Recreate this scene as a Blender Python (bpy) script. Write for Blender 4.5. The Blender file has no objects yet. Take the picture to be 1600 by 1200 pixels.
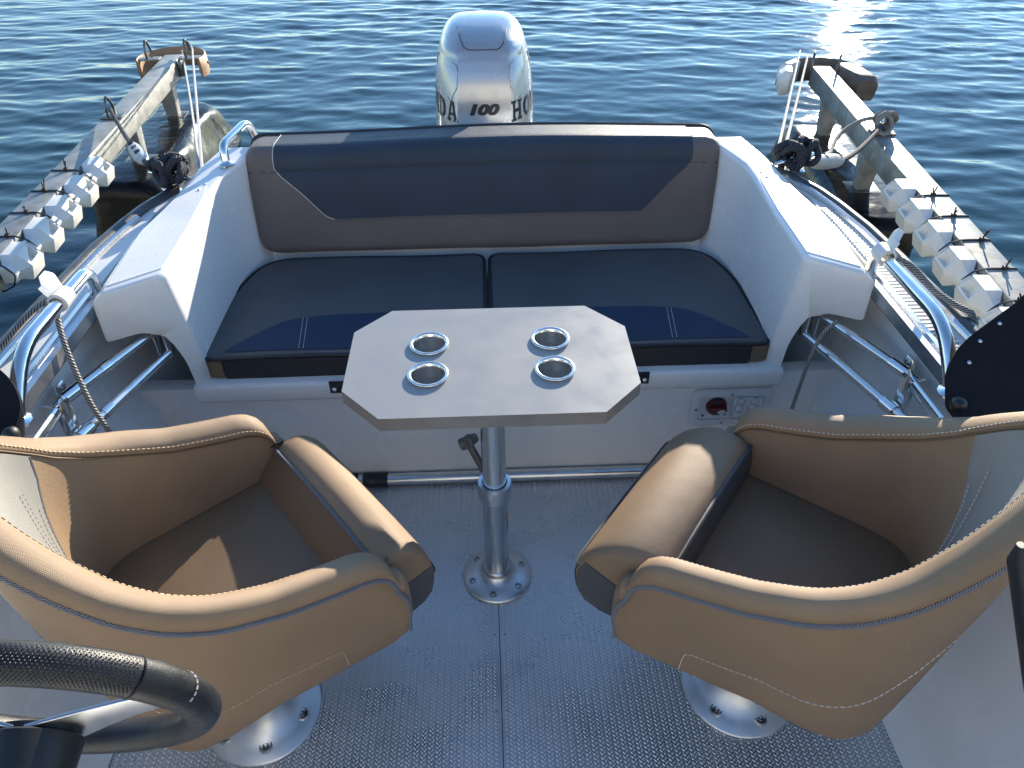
import bpy, bmesh, math, random
import numpy as np
from mathutils import Vector, Matrix
random.seed(7); rng = np.random.default_rng(11)
scene = bpy.context.scene
COL = scene.collection
PI = math.pi; R = math.radians

# ------------------------------------------------------------------ camera, sky, sun, exposure
cam = bpy.data.cameras.new('camera'); cam_o = bpy.data.objects.new('camera', cam); COL.objects.link(cam_o)
cam.sensor_width = 36.0; cam.lens = 1150 / 1600 * 36.0
cam.clip_start = 0.02; cam.clip_end = 3000
yaw, pitch, roll = R(2.0), R(38.5), R(0.5)
fwd = Vector((math.sin(yaw) * math.cos(pitch), math.cos(yaw) * math.cos(pitch), -math.sin(pitch)))
rt = Vector((math.cos(yaw), -math.sin(yaw), 0)); up = rt.cross(fwd)
rr = rt * math.cos(roll) - up * math.sin(roll); uu = up * math.cos(roll) + rt * math.sin(roll)
m = Matrix((rr, uu, -fwd)).transposed().to_4x4(); m.translation = Vector((0, 0, 1.65))
cam_o.matrix_world = m
scene.camera = cam_o

SUN_EL, SUN_AZ = R(14.3), R(25.0)          # azimuth from +Y towards +X
world = bpy.data.worlds.new('World'); scene.world = world; world.use_nodes = True
wn = world.node_tree; bg = wn.nodes['Background']
sky = wn.nodes.new('ShaderNodeTexSky'); sky.sky_type = 'NISHITA'; sky.sun_disc = False
sky.sun_elevation = SUN_EL; sky.sun_rotation = SUN_AZ
sky.air_density = 1.0; sky.dust_density = 0.0; sky.ozone_density = 3.5
wn.links.new(sky.outputs[0], bg.inputs[0]); bg.inputs[1].default_value = 0.15
sl = bpy.data.lights.new('sun', 'SUN'); sl.energy = 4.6; sl.angle = R(0.5); sl.color = (1.0, 0.90, 0.74)
so = bpy.data.objects.new('sun', sl); COL.objects.link(so)
so.rotation_euler = Vector((-math.sin(SUN_AZ) * math.cos(SUN_EL), -math.cos(SUN_AZ) * math.cos(SUN_EL), -math.sin(SUN_EL))).to_track_quat('-Z', 'Y').to_euler()
scene.view_settings.view_transform = 'Standard'; scene.view_settings.look = 'None'
scene.view_settings.exposure = 1.2; scene.view_settings.gamma = 1.0
try: scene.view_settings.use_curve_mapping = False
except Exception: pass
scene.cycles.use_denoising = True
scene.cycles.max_bounces = 8
scene.cycles.sample_clamp_indirect = 6.0

# ------------------------------------------------------------------ materials
def new_mat(name):
    mt = bpy.data.materials.new(name); mt.use_nodes = True
    nt = mt.node_tree; return mt, nt, nt.nodes['Principled BSDF']
def nd(nt, typ, **kw):
    n = nt.nodes.new(typ)
    for k, v in kw.items():
        if k in n.inputs: n.inputs[k].default_value = v
        else: setattr(n, k, v)
    return n
def coords(nt, which='Object', scale=None):
    tc = nt.nodes.new('ShaderNodeTexCoord'); out = tc.outputs[which]
    if scale:
        mp = nt.nodes.new('ShaderNodeMapping'); mp.inputs['Scale'].default_value = scale
        nt.links.new(out, mp.inputs[0]); out = mp.outputs[0]
    return out
def ramp(nt, src, stops):
    r = nt.nodes.new('ShaderNodeValToRGB'); cr = r.color_ramp
    while len(cr.elements) < len(stops): cr.elements.new(0.5)
    for e, (p, c) in zip(cr.elements, stops): e.position = p; e.color = (c[0], c[1], c[2], 1)
    nt.links.new(src, r.inputs[0]); return r.outputs[0]
def bump(nt, bsdf, src, strength, dist, prev=None):
    b = nt.nodes.new('ShaderNodeBump'); b.inputs['Strength'].default_value = strength; b.inputs['Distance'].default_value = dist
    nt.links.new(src, b.inputs['Height'])
    if prev is not None: nt.links.new(prev, b.inputs['Normal'])
    nt.links.new(b.outputs[0], bsdf.inputs['Normal']); return b.outputs[0]

def mottled(name, c1, c2, rough=(0.3, 0.45), scale=6.0, metallic=0.0, fine=None, coat=0.0, spec=0.5, detail=6, stretch=None, gloss_scale=None):
    mt, nt, b = new_mat(name)
    co = coords(nt, 'Object', stretch)
    n = nd(nt, 'ShaderNodeTexNoise', Scale=scale, Detail=detail, Roughness=0.62); nt.links.new(co, n.inputs['Vector'])
    nt.links.new(ramp(nt, n.outputs[0], [(0.35, c1), (0.68, c2)]), b.inputs['Base Color'])
    n2 = nd(nt, 'ShaderNodeTexNoise', Scale=gloss_scale or scale * 2.3, Detail=5); nt.links.new(co, n2.inputs['Vector'])
    nt.links.new(ramp(nt, n2.outputs[0], [(0.3, (rough[0],) * 3), (0.7, (rough[1],) * 3)]), b.inputs['Roughness'])
    b.inputs['Metallic'].default_value = metallic; b.inputs['Coat Weight'].default_value = coat; b.inputs['Coat Roughness'].default_value = 0.08
    b.inputs['Specular IOR Level'].default_value = spec
    if fine:
        n3 = nd(nt, 'ShaderNodeTexNoise', Scale=fine[0], Detail=3); nt.links.new(coords(nt, 'Object'), n3.inputs['Vector'])
        bump(nt, b, n3.outputs[0], fine[1], fine[2])
    return mt

def fabric(name, col, weave=1500.0, rough=0.50, strength=0.45, spec=0.5, sheen=0.0, var=0.12):
    """woven marine vinyl: two crossed fine bands of relief plus slow colour variation; UVs are metres"""
    mt, nt, b = new_mat(name)
    uv = coords(nt, 'UV')
    w1 = nd(nt, 'ShaderNodeTexWave', wave_type='BANDS', bands_direction='DIAGONAL'); w1.inputs['Scale'].default_value = weave / 7.0
    w2 = nd(nt, 'ShaderNodeTexWave', wave_type='BANDS', bands_direction='Y'); w2.inputs['Scale'].default_value = weave / 7.0 * 0.8
    for w in (w1, w2):
        w.inputs['Distortion'].default_value = 0.5; w.inputs['Detail'].default_value = 1
        nt.links.new(uv, w.inputs['Vector'])
    mx = nd(nt, 'ShaderNodeMath', operation='MULTIPLY'); nt.links.new(w1.outputs['Fac'], mx.inputs[0]); nt.links.new(w2.outputs['Fac'], mx.inputs[1])
    n = nd(nt, 'ShaderNodeTexNoise', Scale=5.0, Detail=6); nt.links.new(coords(nt, 'Object'), n.inputs['Vector'])
    c1 = tuple(c * (1 - var) for c in col); c2 = tuple(min(1, c * (1 + var)) for c in col)
    base = ramp(nt, n.outputs[0], [(0.3, c1), (0.7, c2)])
    mixc = nd(nt, 'ShaderNodeMixRGB', blend_type='MULTIPLY'); mixc.inputs[0].default_value = 0.35
    nt.links.new(base, mixc.inputs[1]); nt.links.new(ramp(nt, mx.outputs[0], [(0.0, (0.55, 0.55, 0.55)), (0.6, (1, 1, 1))]), mixc.inputs[2])
    nt.links.new(mixc.outputs[0], b.inputs['Base Color'])
    b.inputs['Roughness'].default_value = rough; b.inputs['Specular IOR Level'].default_value = spec
    b.inputs['Sheen Weight'].default_value = sheen
    nb = bump(nt, b, mx.outputs[0], strength, 0.0012)
    n4 = nd(nt, 'ShaderNodeTexNoise', Scale=14.0, Detail=4); nt.links.new(coords(nt, 'Object'), n4.inputs['Vector'])
    bump(nt, b, n4.outputs[0], 0.22, 0.006, nb)
    return mt

def brushed(name, col, rough, axis_scale=(4, 4, 160), metallic=1.0, amount=0.1):
    mt, nt, b = new_mat(name)
    n = nd(nt, 'ShaderNodeTexNoise', Scale=3.0, Detail=6); nt.links.new(coords(nt, 'Object', axis_scale), n.inputs['Vector'])
    nt.links.new(ramp(nt, n.outputs[0], [(0.3, tuple(c * (1 - amount) for c in col)), (0.7, tuple(min(1, c * (1 + amount)) for c in col))]), b.inputs['Base Color'])
    nt.links.new(ramp(nt, n.outputs[0], [(0.25, (rough * 0.8,) * 3), (0.75, (rough * 1.25,) * 3)]), b.inputs['Roughness'])
    b.inputs['Metallic'].default_value = metallic
    return mt

def braided(name, c1, c2, freq=60.0, rough=0.8):
    mt, nt, b = new_mat(name)
    uv = coords(nt, 'UV')
    w = nd(nt, 'ShaderNodeTexWave', wave_type='BANDS', bands_direction='DIAGONAL'); w.inputs['Scale'].default_value = freq / 6.283
    w.inputs['Distortion'].default_value = 1.0
    nt.links.new(uv, w.inputs['Vector'])
    nt.links.new(ramp(nt, w.outputs['Fac'], [(0.25, c1), (0.75, c2)]), b.inputs['Base Color'])
    b.inputs['Roughness'].default_value = rough
    bump(nt, b, w.outputs['Fac'], 0.9, 0.003)
    return mt

M = {}
M['gelcoat'] = mottled('white_gelcoat', (0.77, 0.77, 0.75), (0.79, 0.79, 0.775), (0.22, 0.30), 2.5, coat=0.25)
M['nonskid'] = mottled('white_nonskid', (0.68, 0.67, 0.64), (0.78, 0.77, 0.74), (0.45, 0.6), 5, fine=(240, 0.3, 0.003))
M['deck'] = mottled('white_deck', (0.66, 0.65, 0.62), (0.78, 0.77, 0.74), (0.3, 0.5), 7, fine=(420, 0.15, 0.002))
M['white_plastic'] = mottled('white_plastic', (0.66, 0.64, 0.58), (0.78, 0.77, 0.73), (0.35, 0.55), 9, fine=(90, 0.12, 0.002))
M['grey_plastic'] = mottled('grey_plastic', (0.33, 0.34, 0.36), (0.42, 0.43, 0.45), (0.4, 0.6), 9)
M['panel_plastic'] = mottled('panel_plastic', (0.62, 0.63, 0.64), (0.68, 0.69, 0.70), (0.3, 0.45), 9)
M['black_plastic'] = mottled('black_plastic', (0.008, 0.009, 0.011), (0.018, 0.019, 0.022), (0.35, 0.55), 12, fine=(300, 0.2, 0.001))
M['console'] = mottled('black_console', (0.012, 0.013, 0.016), (0.020, 0.021, 0.025), (0.7, 0.85), 5, fine=(500, 0.15, 0.001), spec=0.06)
M['wheel_leather'] = mottled('wheel_leather', (0.010, 0.010, 0.011), (0.022, 0.022, 0.024), (0.32, 0.5), 30, fine=(700, 0.5, 0.001))
M['black_tank'] = mottled('black_tank', (0.005, 0.006, 0.007), (0.014, 0.014, 0.014), (0.13, 0.24), 2.2, spec=0.16, fine=(4, 0.30, 0.05), gloss_scale=7)
M['rubber'] = mottled('black_rubber', (0.010, 0.010, 0.011), (0.022, 0.022, 0.023), (0.45, 0.65), 20)
M['rail_rubber'] = mottled('rail_rubber', (0.05, 0.052, 0.055), (0.09, 0.092, 0.095), (0.3, 0.5), 14)
M['tan_wood'] = mottled('tan_bumper', (0.30, 0.17, 0.09), (0.46, 0.29, 0.16), (0.5, 0.7), 8, stretch=(2, 2, 30))
M['brown_bumper'] = mottled('brown_bumper', (0.10, 0.075, 0.055), (0.17, 0.13, 0.10), (0.5, 0.7), 8)
M['galv'] = mottled('galvanised_steel', (0.20, 0.20, 0.19), (0.38, 0.375, 0.35), (0.42, 0.62), 11, metallic=0.35, fine=(70, 0.08, 0.003), detail=9)
M['dark_steel'] = mottled('dark_steel', (0.10, 0.10, 0.10), (0.24, 0.23, 0.22), (0.3, 0.5), 30, metallic=0.9)
M['chrome'] = brushed('polished_stainless', (0.80, 0.80, 0.79), 0.10, (6, 6, 6), amount=0.05)
M['stainless'] = brushed('satin_stainless', (0.70, 0.71, 0.72), 0.24, (6, 6, 6), amount=0.05)
M['cup'] = brushed('cup_stainless', (0.86, 0.84, 0.79), 0.20, (60, 60, 3))
M['alu'] = brushed('satin_aluminium', (0.66, 0.67, 0.68), 0.30, (5, 5, 5))
M['alu_spun'] = brushed('spun_aluminium', (0.66, 0.67, 0.68), 0.42, (7, 7, 7), amount=0.05)
M['alu_tube'] = brushed('anodised_aluminium', (0.58, 0.59, 0.60), 0.26, (160, 160, 2))
M['screw'] = brushed('screw_steel', (0.35, 0.35, 0.36), 0.3, (20, 20, 20))
M['floor'] = mottled('tread_floor', (0.58, 0.58, 0.58), (0.68, 0.68, 0.68), (0.32, 0.42), 4.5, metallic=0.75, detail=9, gloss_scale=9)
M['rib'] = mottled('tread_rib', (0.74, 0.74, 0.74), (0.82, 0.82, 0.82), (0.24, 0.34), 4.5, metallic=0.75, detail=9, gloss_scale=9)
M['tabletop'] = mottled('table_laminate', (0.305, 0.30, 0.29), (0.32, 0.315, 0.305), (0.34, 0.5), 7, detail=10, fine=(900, 0.1, 0.0004))
M['table_edge'] = mottled('table_edge_band', (0.16, 0.158, 0.155), (0.20, 0.198, 0.195), (0.4, 0.5), 20)
M['motor_silver'] = mottled('motor_silver', (0.43, 0.445, 0.46), (0.47, 0.485, 0.50), (0.24, 0.30), 3, metallic=0.55, coat=0.5)
M['motor_dark'] = mottled('motor_dark', (0.03, 0.03, 0.035), (0.05, 0.05, 0.055), (0.4, 0.5), 8)
M['ink'] = mottled('black_decal', (0.008, 0.009, 0.013), (0.012, 0.013, 0.018), (0.3, 0.4), 8)
M['tan'] = fabric('tan_vinyl', (0.335, 0.222, 0.132), spec=0.36)
M['seat_tan'] = fabric('brown_vinyl', (0.20, 0.135, 0.08))
M['chair_grey'] = fabric('grey_vinyl', (0.30, 0.285, 0.26))
M['dark_grey'] = fabric('dark_grey_vinyl', (0.085, 0.085, 0.09))
M['taupe'] = fabric('taupe_vinyl', (0.140, 0.118, 0.112), spec=0.5, sheen=0.12)
M['navy'] = fabric('navy_vinyl', (0.021, 0.037, 0.062), spec=0.5, sheen=0.05)
M['navy_band'] = fabric('navy_band_vinyl', (0.014, 0.032, 0.075), spec=0.4)
M['charcoal'] = fabric('charcoal_vinyl', (0.098, 0.096, 0.097), spec=0.45)
M['black_vinyl'] = fabric('black_vinyl', (0.018, 0.020, 0.025))
M['piping_grey'] = braided('grey_piping', (0.14, 0.15, 0.18), (0.34, 0.35, 0.38), 900, 0.5)
M['piping_black'] = mottled('black_piping', (0.012, 0.013, 0.016), (0.02, 0.021, 0.025), (0.4, 0.5), 30)
M['thread'] = mottled('pale_thread', (0.55, 0.50, 0.44), (0.66, 0.61, 0.54), (0.6, 0.7), 50)
M['thread_tan'] = mottled('tan_thread', (0.50, 0.36, 0.22), (0.60, 0.45, 0.30), (0.6, 0.7), 50)
M['rope_dark'] = braided('navy_rope', (0.012, 0.016, 0.028), (0.045, 0.05, 0.065), 420)
M['rope_grey'] = braided('grey_rope', (0.16, 0.145, 0.125), (0.42, 0.40, 0.36), 420)
M['cord'] = braided('pale_cord', (0.40, 0.40, 0.40), (0.70, 0.70, 0.69), 700)
M['cord_fleck'] = braided('flecked_cord', (0.10, 0.09, 0.08), (0.52, 0.49, 0.44), 500)
M['green'] = mottled('green_plastic', (0.005, 0.05, 0.03), (0.01, 0.08, 0.05), (0.3, 0.4), 20)
M['red'] = mottled('dark_red_plastic', (0.10, 0.010, 0.012), (0.15, 0.016, 0.018), (0.3, 0.4), 20)
M['clear_cap'] = mottled('button_cap', (0.55, 0.55, 0.55), (0.66, 0.66, 0.66), (0.1, 0.2), 20, coat=0.6)
M['orange'] = mottled('orange_sticker', (0.55, 0.13, 0.03), (0.62, 0.17, 0.05), (0.4, 0.5), 30)
M['label_white'] = mottled('white_sticker', (0.70, 0.72, 0.75), (0.76, 0.78, 0.8), (0.3, 0.4), 30)
M['label_blue'] = mottled('blue_print', (0.02, 0.09, 0.30), (0.03, 0.11, 0.36), (0.3, 0.4), 30)
M['brass'] = brushed('brass', (0.55, 0.40, 0.16), 0.3, (20, 20, 20))

# ------------------------------------------------------------------ mesh helpers
class MB:
    """collects vertices, faces and metre UVs of one mesh"""
    def __init__(s): s.v = []; s.f = []; s.uv = []
    def add(s, verts, faces, uvs=None):
        o = len(s.v); s.v.extend([tuple(v) for v in verts]); s.f.extend([tuple(i + o for i in f) for f in faces])
        if uvs is None:
            for f in faces:
                p = [Vector(verts[i]) for i in f]
                n = (p[1] - p[0]).cross(p[-1] - p[0]); a = [abs(n.x), abs(n.y), abs(n.z)]; k = a.index(max(a))
                s.uv.append([((q.y, q.z) if k == 0 else (q.x, q.z) if k == 1 else (q.x, q.y)) for q in p])
        else: s.uv.extend(uvs)
    def loft(s, rings, closed=True, cap0=False, cap1=False):
        n = len(rings[0]); nr = len(rings); vs = [Vector(p) for r in rings for p in r]; fs = []; uv = []
        ul = [[0.0] for _ in rings]
        for i, r in enumerate(rings):
            for j in range(n): ul[i].append(ul[i][-1] + (Vector(r[(j + 1) % n]) - Vector(r[j])).length)
        mid = [0.0]
        for i in range(1, nr): mid.append(mid[-1] + sum((Vector(rings[i][j]) - Vector(rings[i - 1][j])).length for j in range(n)) / n)
        uref = [sum(u[j] for u in ul) / nr for j in range(n + 1)]
        for i in range(nr - 1):
            for j in range(n if closed else n - 1):
                j2 = (j + 1) % n
                fs.append((i * n + j, i * n + j2, (i + 1) * n + j2, (i + 1) * n + j))
                uv.append([(mid[i], uref[j]), (mid[i], uref[j + 1]), (mid[i + 1], uref[j + 1]), (mid[i + 1], uref[j])])
        s.add(vs, fs, uv)
        if cap0: s.add(rings[0], [tuple(range(n - 1, -1, -1))])
        if cap1: s.add(rings[-1], [tuple(range(n))])
        return s
    def box(s, c, d, rot=None, taper=1.0):
        hx, hy, hz = d[0] / 2, d[1] / 2, d[2] / 2; vs = []
        for z, t in ((-hz, 1), (hz, taper)):
            for x, y in ((-hx, -hy), (hx, -hy), (hx, hy), (-hx, hy)):
                p = Vector((x * t, y * t, z))
                if rot is not None: p = rot @ p
                vs.append(p + Vector(c))
        s.add(vs, [(3, 2, 1, 0), (4, 5, 6, 7), (0, 1, 5, 4), (1, 2, 6, 5), (2, 3, 7, 6), (3, 0, 4, 7)]); return s
    def prism(s, poly, z0, z1, fn=None):
        n = len(poly); f = fn or (lambda x, y, z: (x, y, z))
        vs = [f(x, y, z0) for x, y in poly] + [f(x, y, z1) for x, y in poly]
        s.add(vs, [tuple(range(n - 1, -1, -1)), tuple(range(n, 2 * n))] + [(i, (i + 1) % n, n + (i + 1) % n, n + i) for i in range(n)]); return s
    def lathe(s, prof, c=(0, 0, 0), seg=32, rot=None, cap=True):
        rings = []
        for r, z in prof:
            ring = []
            for k in range(seg):
                p = Vector((r * math.cos(2 * PI * k / seg), r * math.sin(2 * PI * k / seg), z))
                if rot is not None: p = rot @ p
                ring.append(p + Vector(c))
            rings.append(ring)
        return s.loft(rings, True, cap, cap)
    def tube(s, pts, r, seg=8, closed=False, cap=True, flat=None):
        P = [Vector(p) for p in pts]; n = len(P); rings = []
        t0 = ((P[1] - P[0])).normalized()
        nrm = t0.orthogonal().normalized()
        if flat is not None: nrm = (Vector(flat) - t0 * Vector(flat).dot(t0)).normalized()
        for i in range(n):
            a = P[i - 1] if (i > 0 or closed) else P[i]; b = P[(i + 1) % n] if (i < n - 1 or closed) else P[i]
            t = (b - a)
            if t.length < 1e-9: t = t0.copy()
            t.normalize(); nrm = nrm - t * nrm.dot(t)
            if nrm.length < 1e-6: nrm = t.orthogonal()
            nrm.normalize(); bn = t.cross(nrm); rad = r[i] if isinstance(r, list) else r
            rx, ry = rad if isinstance(rad, tuple) else (rad, rad)
            rings.append([P[i] + nrm * (rx * math.cos(2 * PI * k / seg)) + bn * (ry * math.sin(2 * PI * k / seg)) for k in range(seg)])
        if closed: rings.append(rings[0])
        return s.loft(rings, True, cap and not closed, cap and not closed)

def smooth_path(pts, n=8, closed=False):
    P = [Vector(p) for p in pts]; out = []; m_ = len(P)
    for i in range(m_ if closed else m_ - 1):
        p0 = P[(i - 1) % m_] if (i > 0 or closed) else P[0] * 2 - P[1]
        p1 = P[i]; p2 = P[(i + 1) % m_]
        p3 = P[(i + 2) % m_] if (i + 2 < m_ or closed) else P[-1] * 2 - P[-2]
        for k in range(n):
            t = k / n
            out.append(0.5 * ((2 * p1) + (p2 - p0) * t + (2 * p0 - 5 * p1 + 4 * p2 - p3) * t * t + (3 * p1 - p0 - 3 * p2 + p3) * t ** 3))
    if not closed: out.append(P[-1])
    return out
def rounded_path(pts, rad, n=6):
    """polyline with circular-ish corners"""
    P = [Vector(p) for p in pts]; out = [P[0]]
    for i in range(1, len(P) - 1):
        a = (P[i - 1] - P[i]); b = (P[i + 1] - P[i]); d = min(rad, a.length * 0.49, b.length * 0.49)
        s_ = P[i] + a.normalized() * d; e = P[i] + b.normalized() * d
        for k in range(n + 1):
            t = k / n; out.append(s_ * (1 - t) ** 2 + P[i] * 2 * t * (1 - t) + e * t * t)
    out.append(P[-1]); return out
def rounded_poly(poly, radii, n=6):
    out = []; m_ = len(poly)
    for i in range(m_):
        p = Vector(poly[i]); a = Vector(poly[i - 1]) - p; b = Vector(poly[(i + 1) % m_]) - p
        r_ = radii[i] if isinstance(radii, (list, tuple)) else radii
        d = min(r_, a.length * 0.49, b.length * 0.49)
        if d < 1e-5: out.append((p.x, p.y)); continue
        s_ = p + a.normalized() * d; e = p + b.normalized() * d
        for k in range(n + 1):
            t = k / n; q = s_ * (1 - t) ** 2 + p * 2 * t * (1 - t) + e * t * t; out.append((q.x, q.y))
    return out

def obj(name, mb, mat, parent=None, smooth=True, bevel=0.0, segs=2, angle=35, label=None, kind=None):
    me = bpy.data.meshes.new(name)
    me.from_pydata(mb.v, [], mb.f)
    ul = me.uv_layers.new(name='uv'); k = 0
    flat = [c for f in mb.uv for p in f for c in p]
    if len(flat) == 2 * len(ul.data): ul.data.foreach_set('uv', flat)
    me.validate()
    bm = bmesh.new(); bm.from_mesh(me)
    bmesh.ops.remove_doubles(bm, verts=bm.verts, dist=1e-6)
    bmesh.ops.recalc_face_normals(bm, faces=bm.faces)
    if bevel > 0:
        ed = [e for e in bm.edges if len(e.link_faces) == 2 and e.calc_face_angle(0) > R(angle)]
        bmesh.ops.bevel(bm, geom=ed, offset=bevel, segments=segs, profile=0.5, affect='EDGES', clamp_overlap=True)
    if smooth:
        for f in bm.faces: f.smooth = True
        for e in bm.edges:
            if len(e.link_faces) == 2 and e.calc_face_angle(0) > R(angle + 8): e.smooth = False
    bm.to_mesh(me); bm.free()
    me.materials.append(M[mat] if isinstance(mat, str) else mat)
    o = bpy.data.objects.new(name, me); COL.objects.link(o)
    if parent is not None: o.parent = parent
    if label: o['label'] = label
    if kind: o['kind'] = kind
    return o
def tag(o, label, cat, group=None):
    o['label'] = label; o['category'] = cat
    if group: o['group'] = group
    return o
def thing(name, label, cat, loc=(0, 0, 0), rotz=0.0, group=None):
    o = bpy.data.objects.new(name, None); COL.objects.link(o); o.empty_display_size = 0.1
    o.location = loc; o.rotation_euler = (0, 0, rotz)
    return tag(o, label, cat, group)
def linked(src, parent=None, loc=None, rot=None):
    c = src.copy(); COL.objects.link(c)
    if parent is not None: c.parent = parent
    if loc is not None: c.location = loc
    if rot is not None: c.rotation_euler = rot
    return c
def interp(x, tab):
    if x <= tab[0][0]: return tab[0][1]
    for (a, fa), (b, fb) in zip(tab, tab[1:]):
        if x <= b: return fa + (fb - fa) * (x - a) / (b - a)
    return tab[-1][1]

# ------------------------------------------------------------------ water
def make_water():
    x0, x1, y0, y1, st = -10.0, 10.5, -1.5, 13.0, 0.028
    nx, ny = int((x1 - x0) / st) + 1, int((y1 - y0) / st) + 1
    X, Y = np.meshgrid(np.linspace(x0, x1, nx), np.linspace(y0, y1, ny))
    Zs = np.zeros_like(X); DX = np.zeros_like(X); DY = np.zeros_like(X)
    nw = 90
    lam = np.exp(rng.uniform(np.log(0.12), np.log(1.1), nw))
    ang = rng.normal(R(262), R(26), nw)
    for l, a in zip(lam, ang):
        k = 2 * PI / l; slope = 0.0128 * (1.1 if 0.15 < l < 0.6 else 0.75); A = slope / k
        ph = k * (np.cos(a) * X + np.sin(a) * Y) + rng.uniform(0, 2 * PI)
        Zs += A * np.cos(ph); DX -= 0.8 * A * np.cos(a) * np.sin(ph); DY -= 0.8 * A * np.sin(a) * np.sin(ph)
    # slow gusts: calmer and rougher patches
    g = 0.85 + 0.30 * np.sin(X * 0.45 + 1.3 * np.sin(Y * 0.3)) * np.sin(Y * 0.6 + 0.9)
    edge = np.clip(np.minimum.reduce([X - x0, x1 - X, Y - y0, y1 - Y]) / 1.2, 0, 1); edge = edge * edge * (3 - 2 * edge)
    w = g * edge
    V = np.stack([X + DX * w, Y + DY * w, Zs * w], -1).reshape(-1, 3)
    idx = np.arange(nx * ny).reshape(ny, nx)
    F = np.stack([idx[:-1, :-1], idx[:-1, 1:], idx[1:, 1:], idx[1:, :-1]], -1).reshape(-1, 4)
    far = 900.0
    ex = np.array([[-far, -far, 0], [far, -far, 0], [far, far, 0], [-far, far, 0]], float); b = len(V)
    V = np.concatenate([V, ex])
    c = [idx[0, 0], idx[0, -1], idx[-1, -1], idx[-1, 0]]
    G = np.array([[b, b + 1, c[1], c[0]], [b + 1, b + 2, c[2], c[1]], [b + 2, b + 3, c[3], c[2]], [b + 3, b, c[0], c[3]]])
    F = np.concatenate([F, G])
    me = bpy.data.meshes.new('water'); me.vertices.add(len(V)); me.vertices.foreach_set('co', V.ravel())
    me.loops.add(F.size); me.loops.foreach_set('vertex_index', F.ravel().astype(np.int32))
    me.polygons.add(len(F)); me.polygons.foreach_set('loop_start', np.arange(0, F.size, 4, dtype=np.int32))
    me.update(calc_edges=True); me.validate()
    me.polygons.foreach_set('use_smooth', np.ones(len(me.polygons), dtype=bool))
    mt, nt, b_ = new_mat('sea_water')
    b_.inputs['Base Color'].default_value = (0.012, 0.040, 0.046, 1); b_.inputs['Roughness'].default_value = 0.045
    b_.inputs['IOR'].default_value = 1.333; b_.inputs['Specular IOR Level'].default_value = 0.46
    n1 = nd(nt, 'ShaderNodeTexNoise', Scale=16.0, Detail=3, Roughness=0.5); nt.links.new(coords(nt, 'Object', (0.7, 1.25, 1)), n1.inputs['Vector'])
    bump(nt, b_, n1.outputs[0], 0.16, 0.012)
    me.materials.append(mt)
    o = bpy.data.objects.new('water', me); COL.objects.link(o); o.location = (0, 0, -0.35); o['kind'] = 'structure'
    return o
make_water()
# unseen quay, bank and pale building added behind the bow to bounce sunlight
M['plank'] = mottled('weathered_plank', (0.26, 0.24, 0.21), (0.38, 0.35, 0.30), (0.7, 0.85), 3, stretch=(1, 14, 1))
M['pale_paint'] = mottled('cream_paint', (0.50, 0.47, 0.41), (0.56, 0.53, 0.46), (0.6, 0.7), 3)
M['roof_tin'] = mottled('grey_roof', (0.16, 0.15, 0.15), (0.24, 0.23, 0.22), (0.5, 0.6), 3)
mb = MB()
for k in range(14): mb.box((0, -3.9 - 0.155 * k, 0.40), (18.0, 0.145, 0.05))
obj('added_jetty', mb, 'plank', smooth=False, kind='structure')
mb = MB(); mb.box((0, -26, -0.6), (90, 36, 2.4)); obj('added_bank', mb, 'plank', smooth=False, kind='structure')
bh = thing('bounce_boathouse', 'unseen pale building added behind the camera to bounce sunlight', 'bounce_boathouse', (0, -12, 0.6))
mb = MB(); mb.box((0, -3, 2.8), (40, 6, 5.6)); obj('wall', mb, 'pale_paint', bh, smooth=False)
mb = MB(); mb.prism([(-6.3, 5.6), (0.3, 5.6), (-3.0, 7.8)], -20.4, 20.4, lambda x, y, z: (z, x, y)); obj('roof', mb, 'roof_tin', bh, smooth=False)
for k in range(6):
    mb = MB(); mb.box((-10 + 4 * k, 0.03, 2.3), (1.2, 0.08, 1.3)); obj('window', mb, 'black_plastic', bh, smooth=False)
# wooded far shore, out of frame to the right, whose dark reflection streaks the water
mb = MB(); rg = []
for k in range(61):
    a = R(28 + 70 * k / 60); d_ = 190 + 40 * math.sin(k * 0.4); hgt = 9 + 5 * math.sin(k * 0.9) + 3 * math.sin(k * 2.3) + random.uniform(-1.5, 1.5)
    rg.append([Vector((d_ * math.sin(a) * q, d_ * math.cos(a) * q, zz)) for q, zz in ((1.0, -0.3), (1.0, hgt * 0.6), (1.03, hgt), (1.2, hgt * 1.1), (1.5, -0.3))])
mb.loft(rg, False); M['shore'] = mottled('wooded_shore', (0.018, 0.03, 0.012), (0.05, 0.065, 0.03), (0.8, 0.9), 0.15)
obj('far_shore', mb, 'shore', kind='structure')

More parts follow.
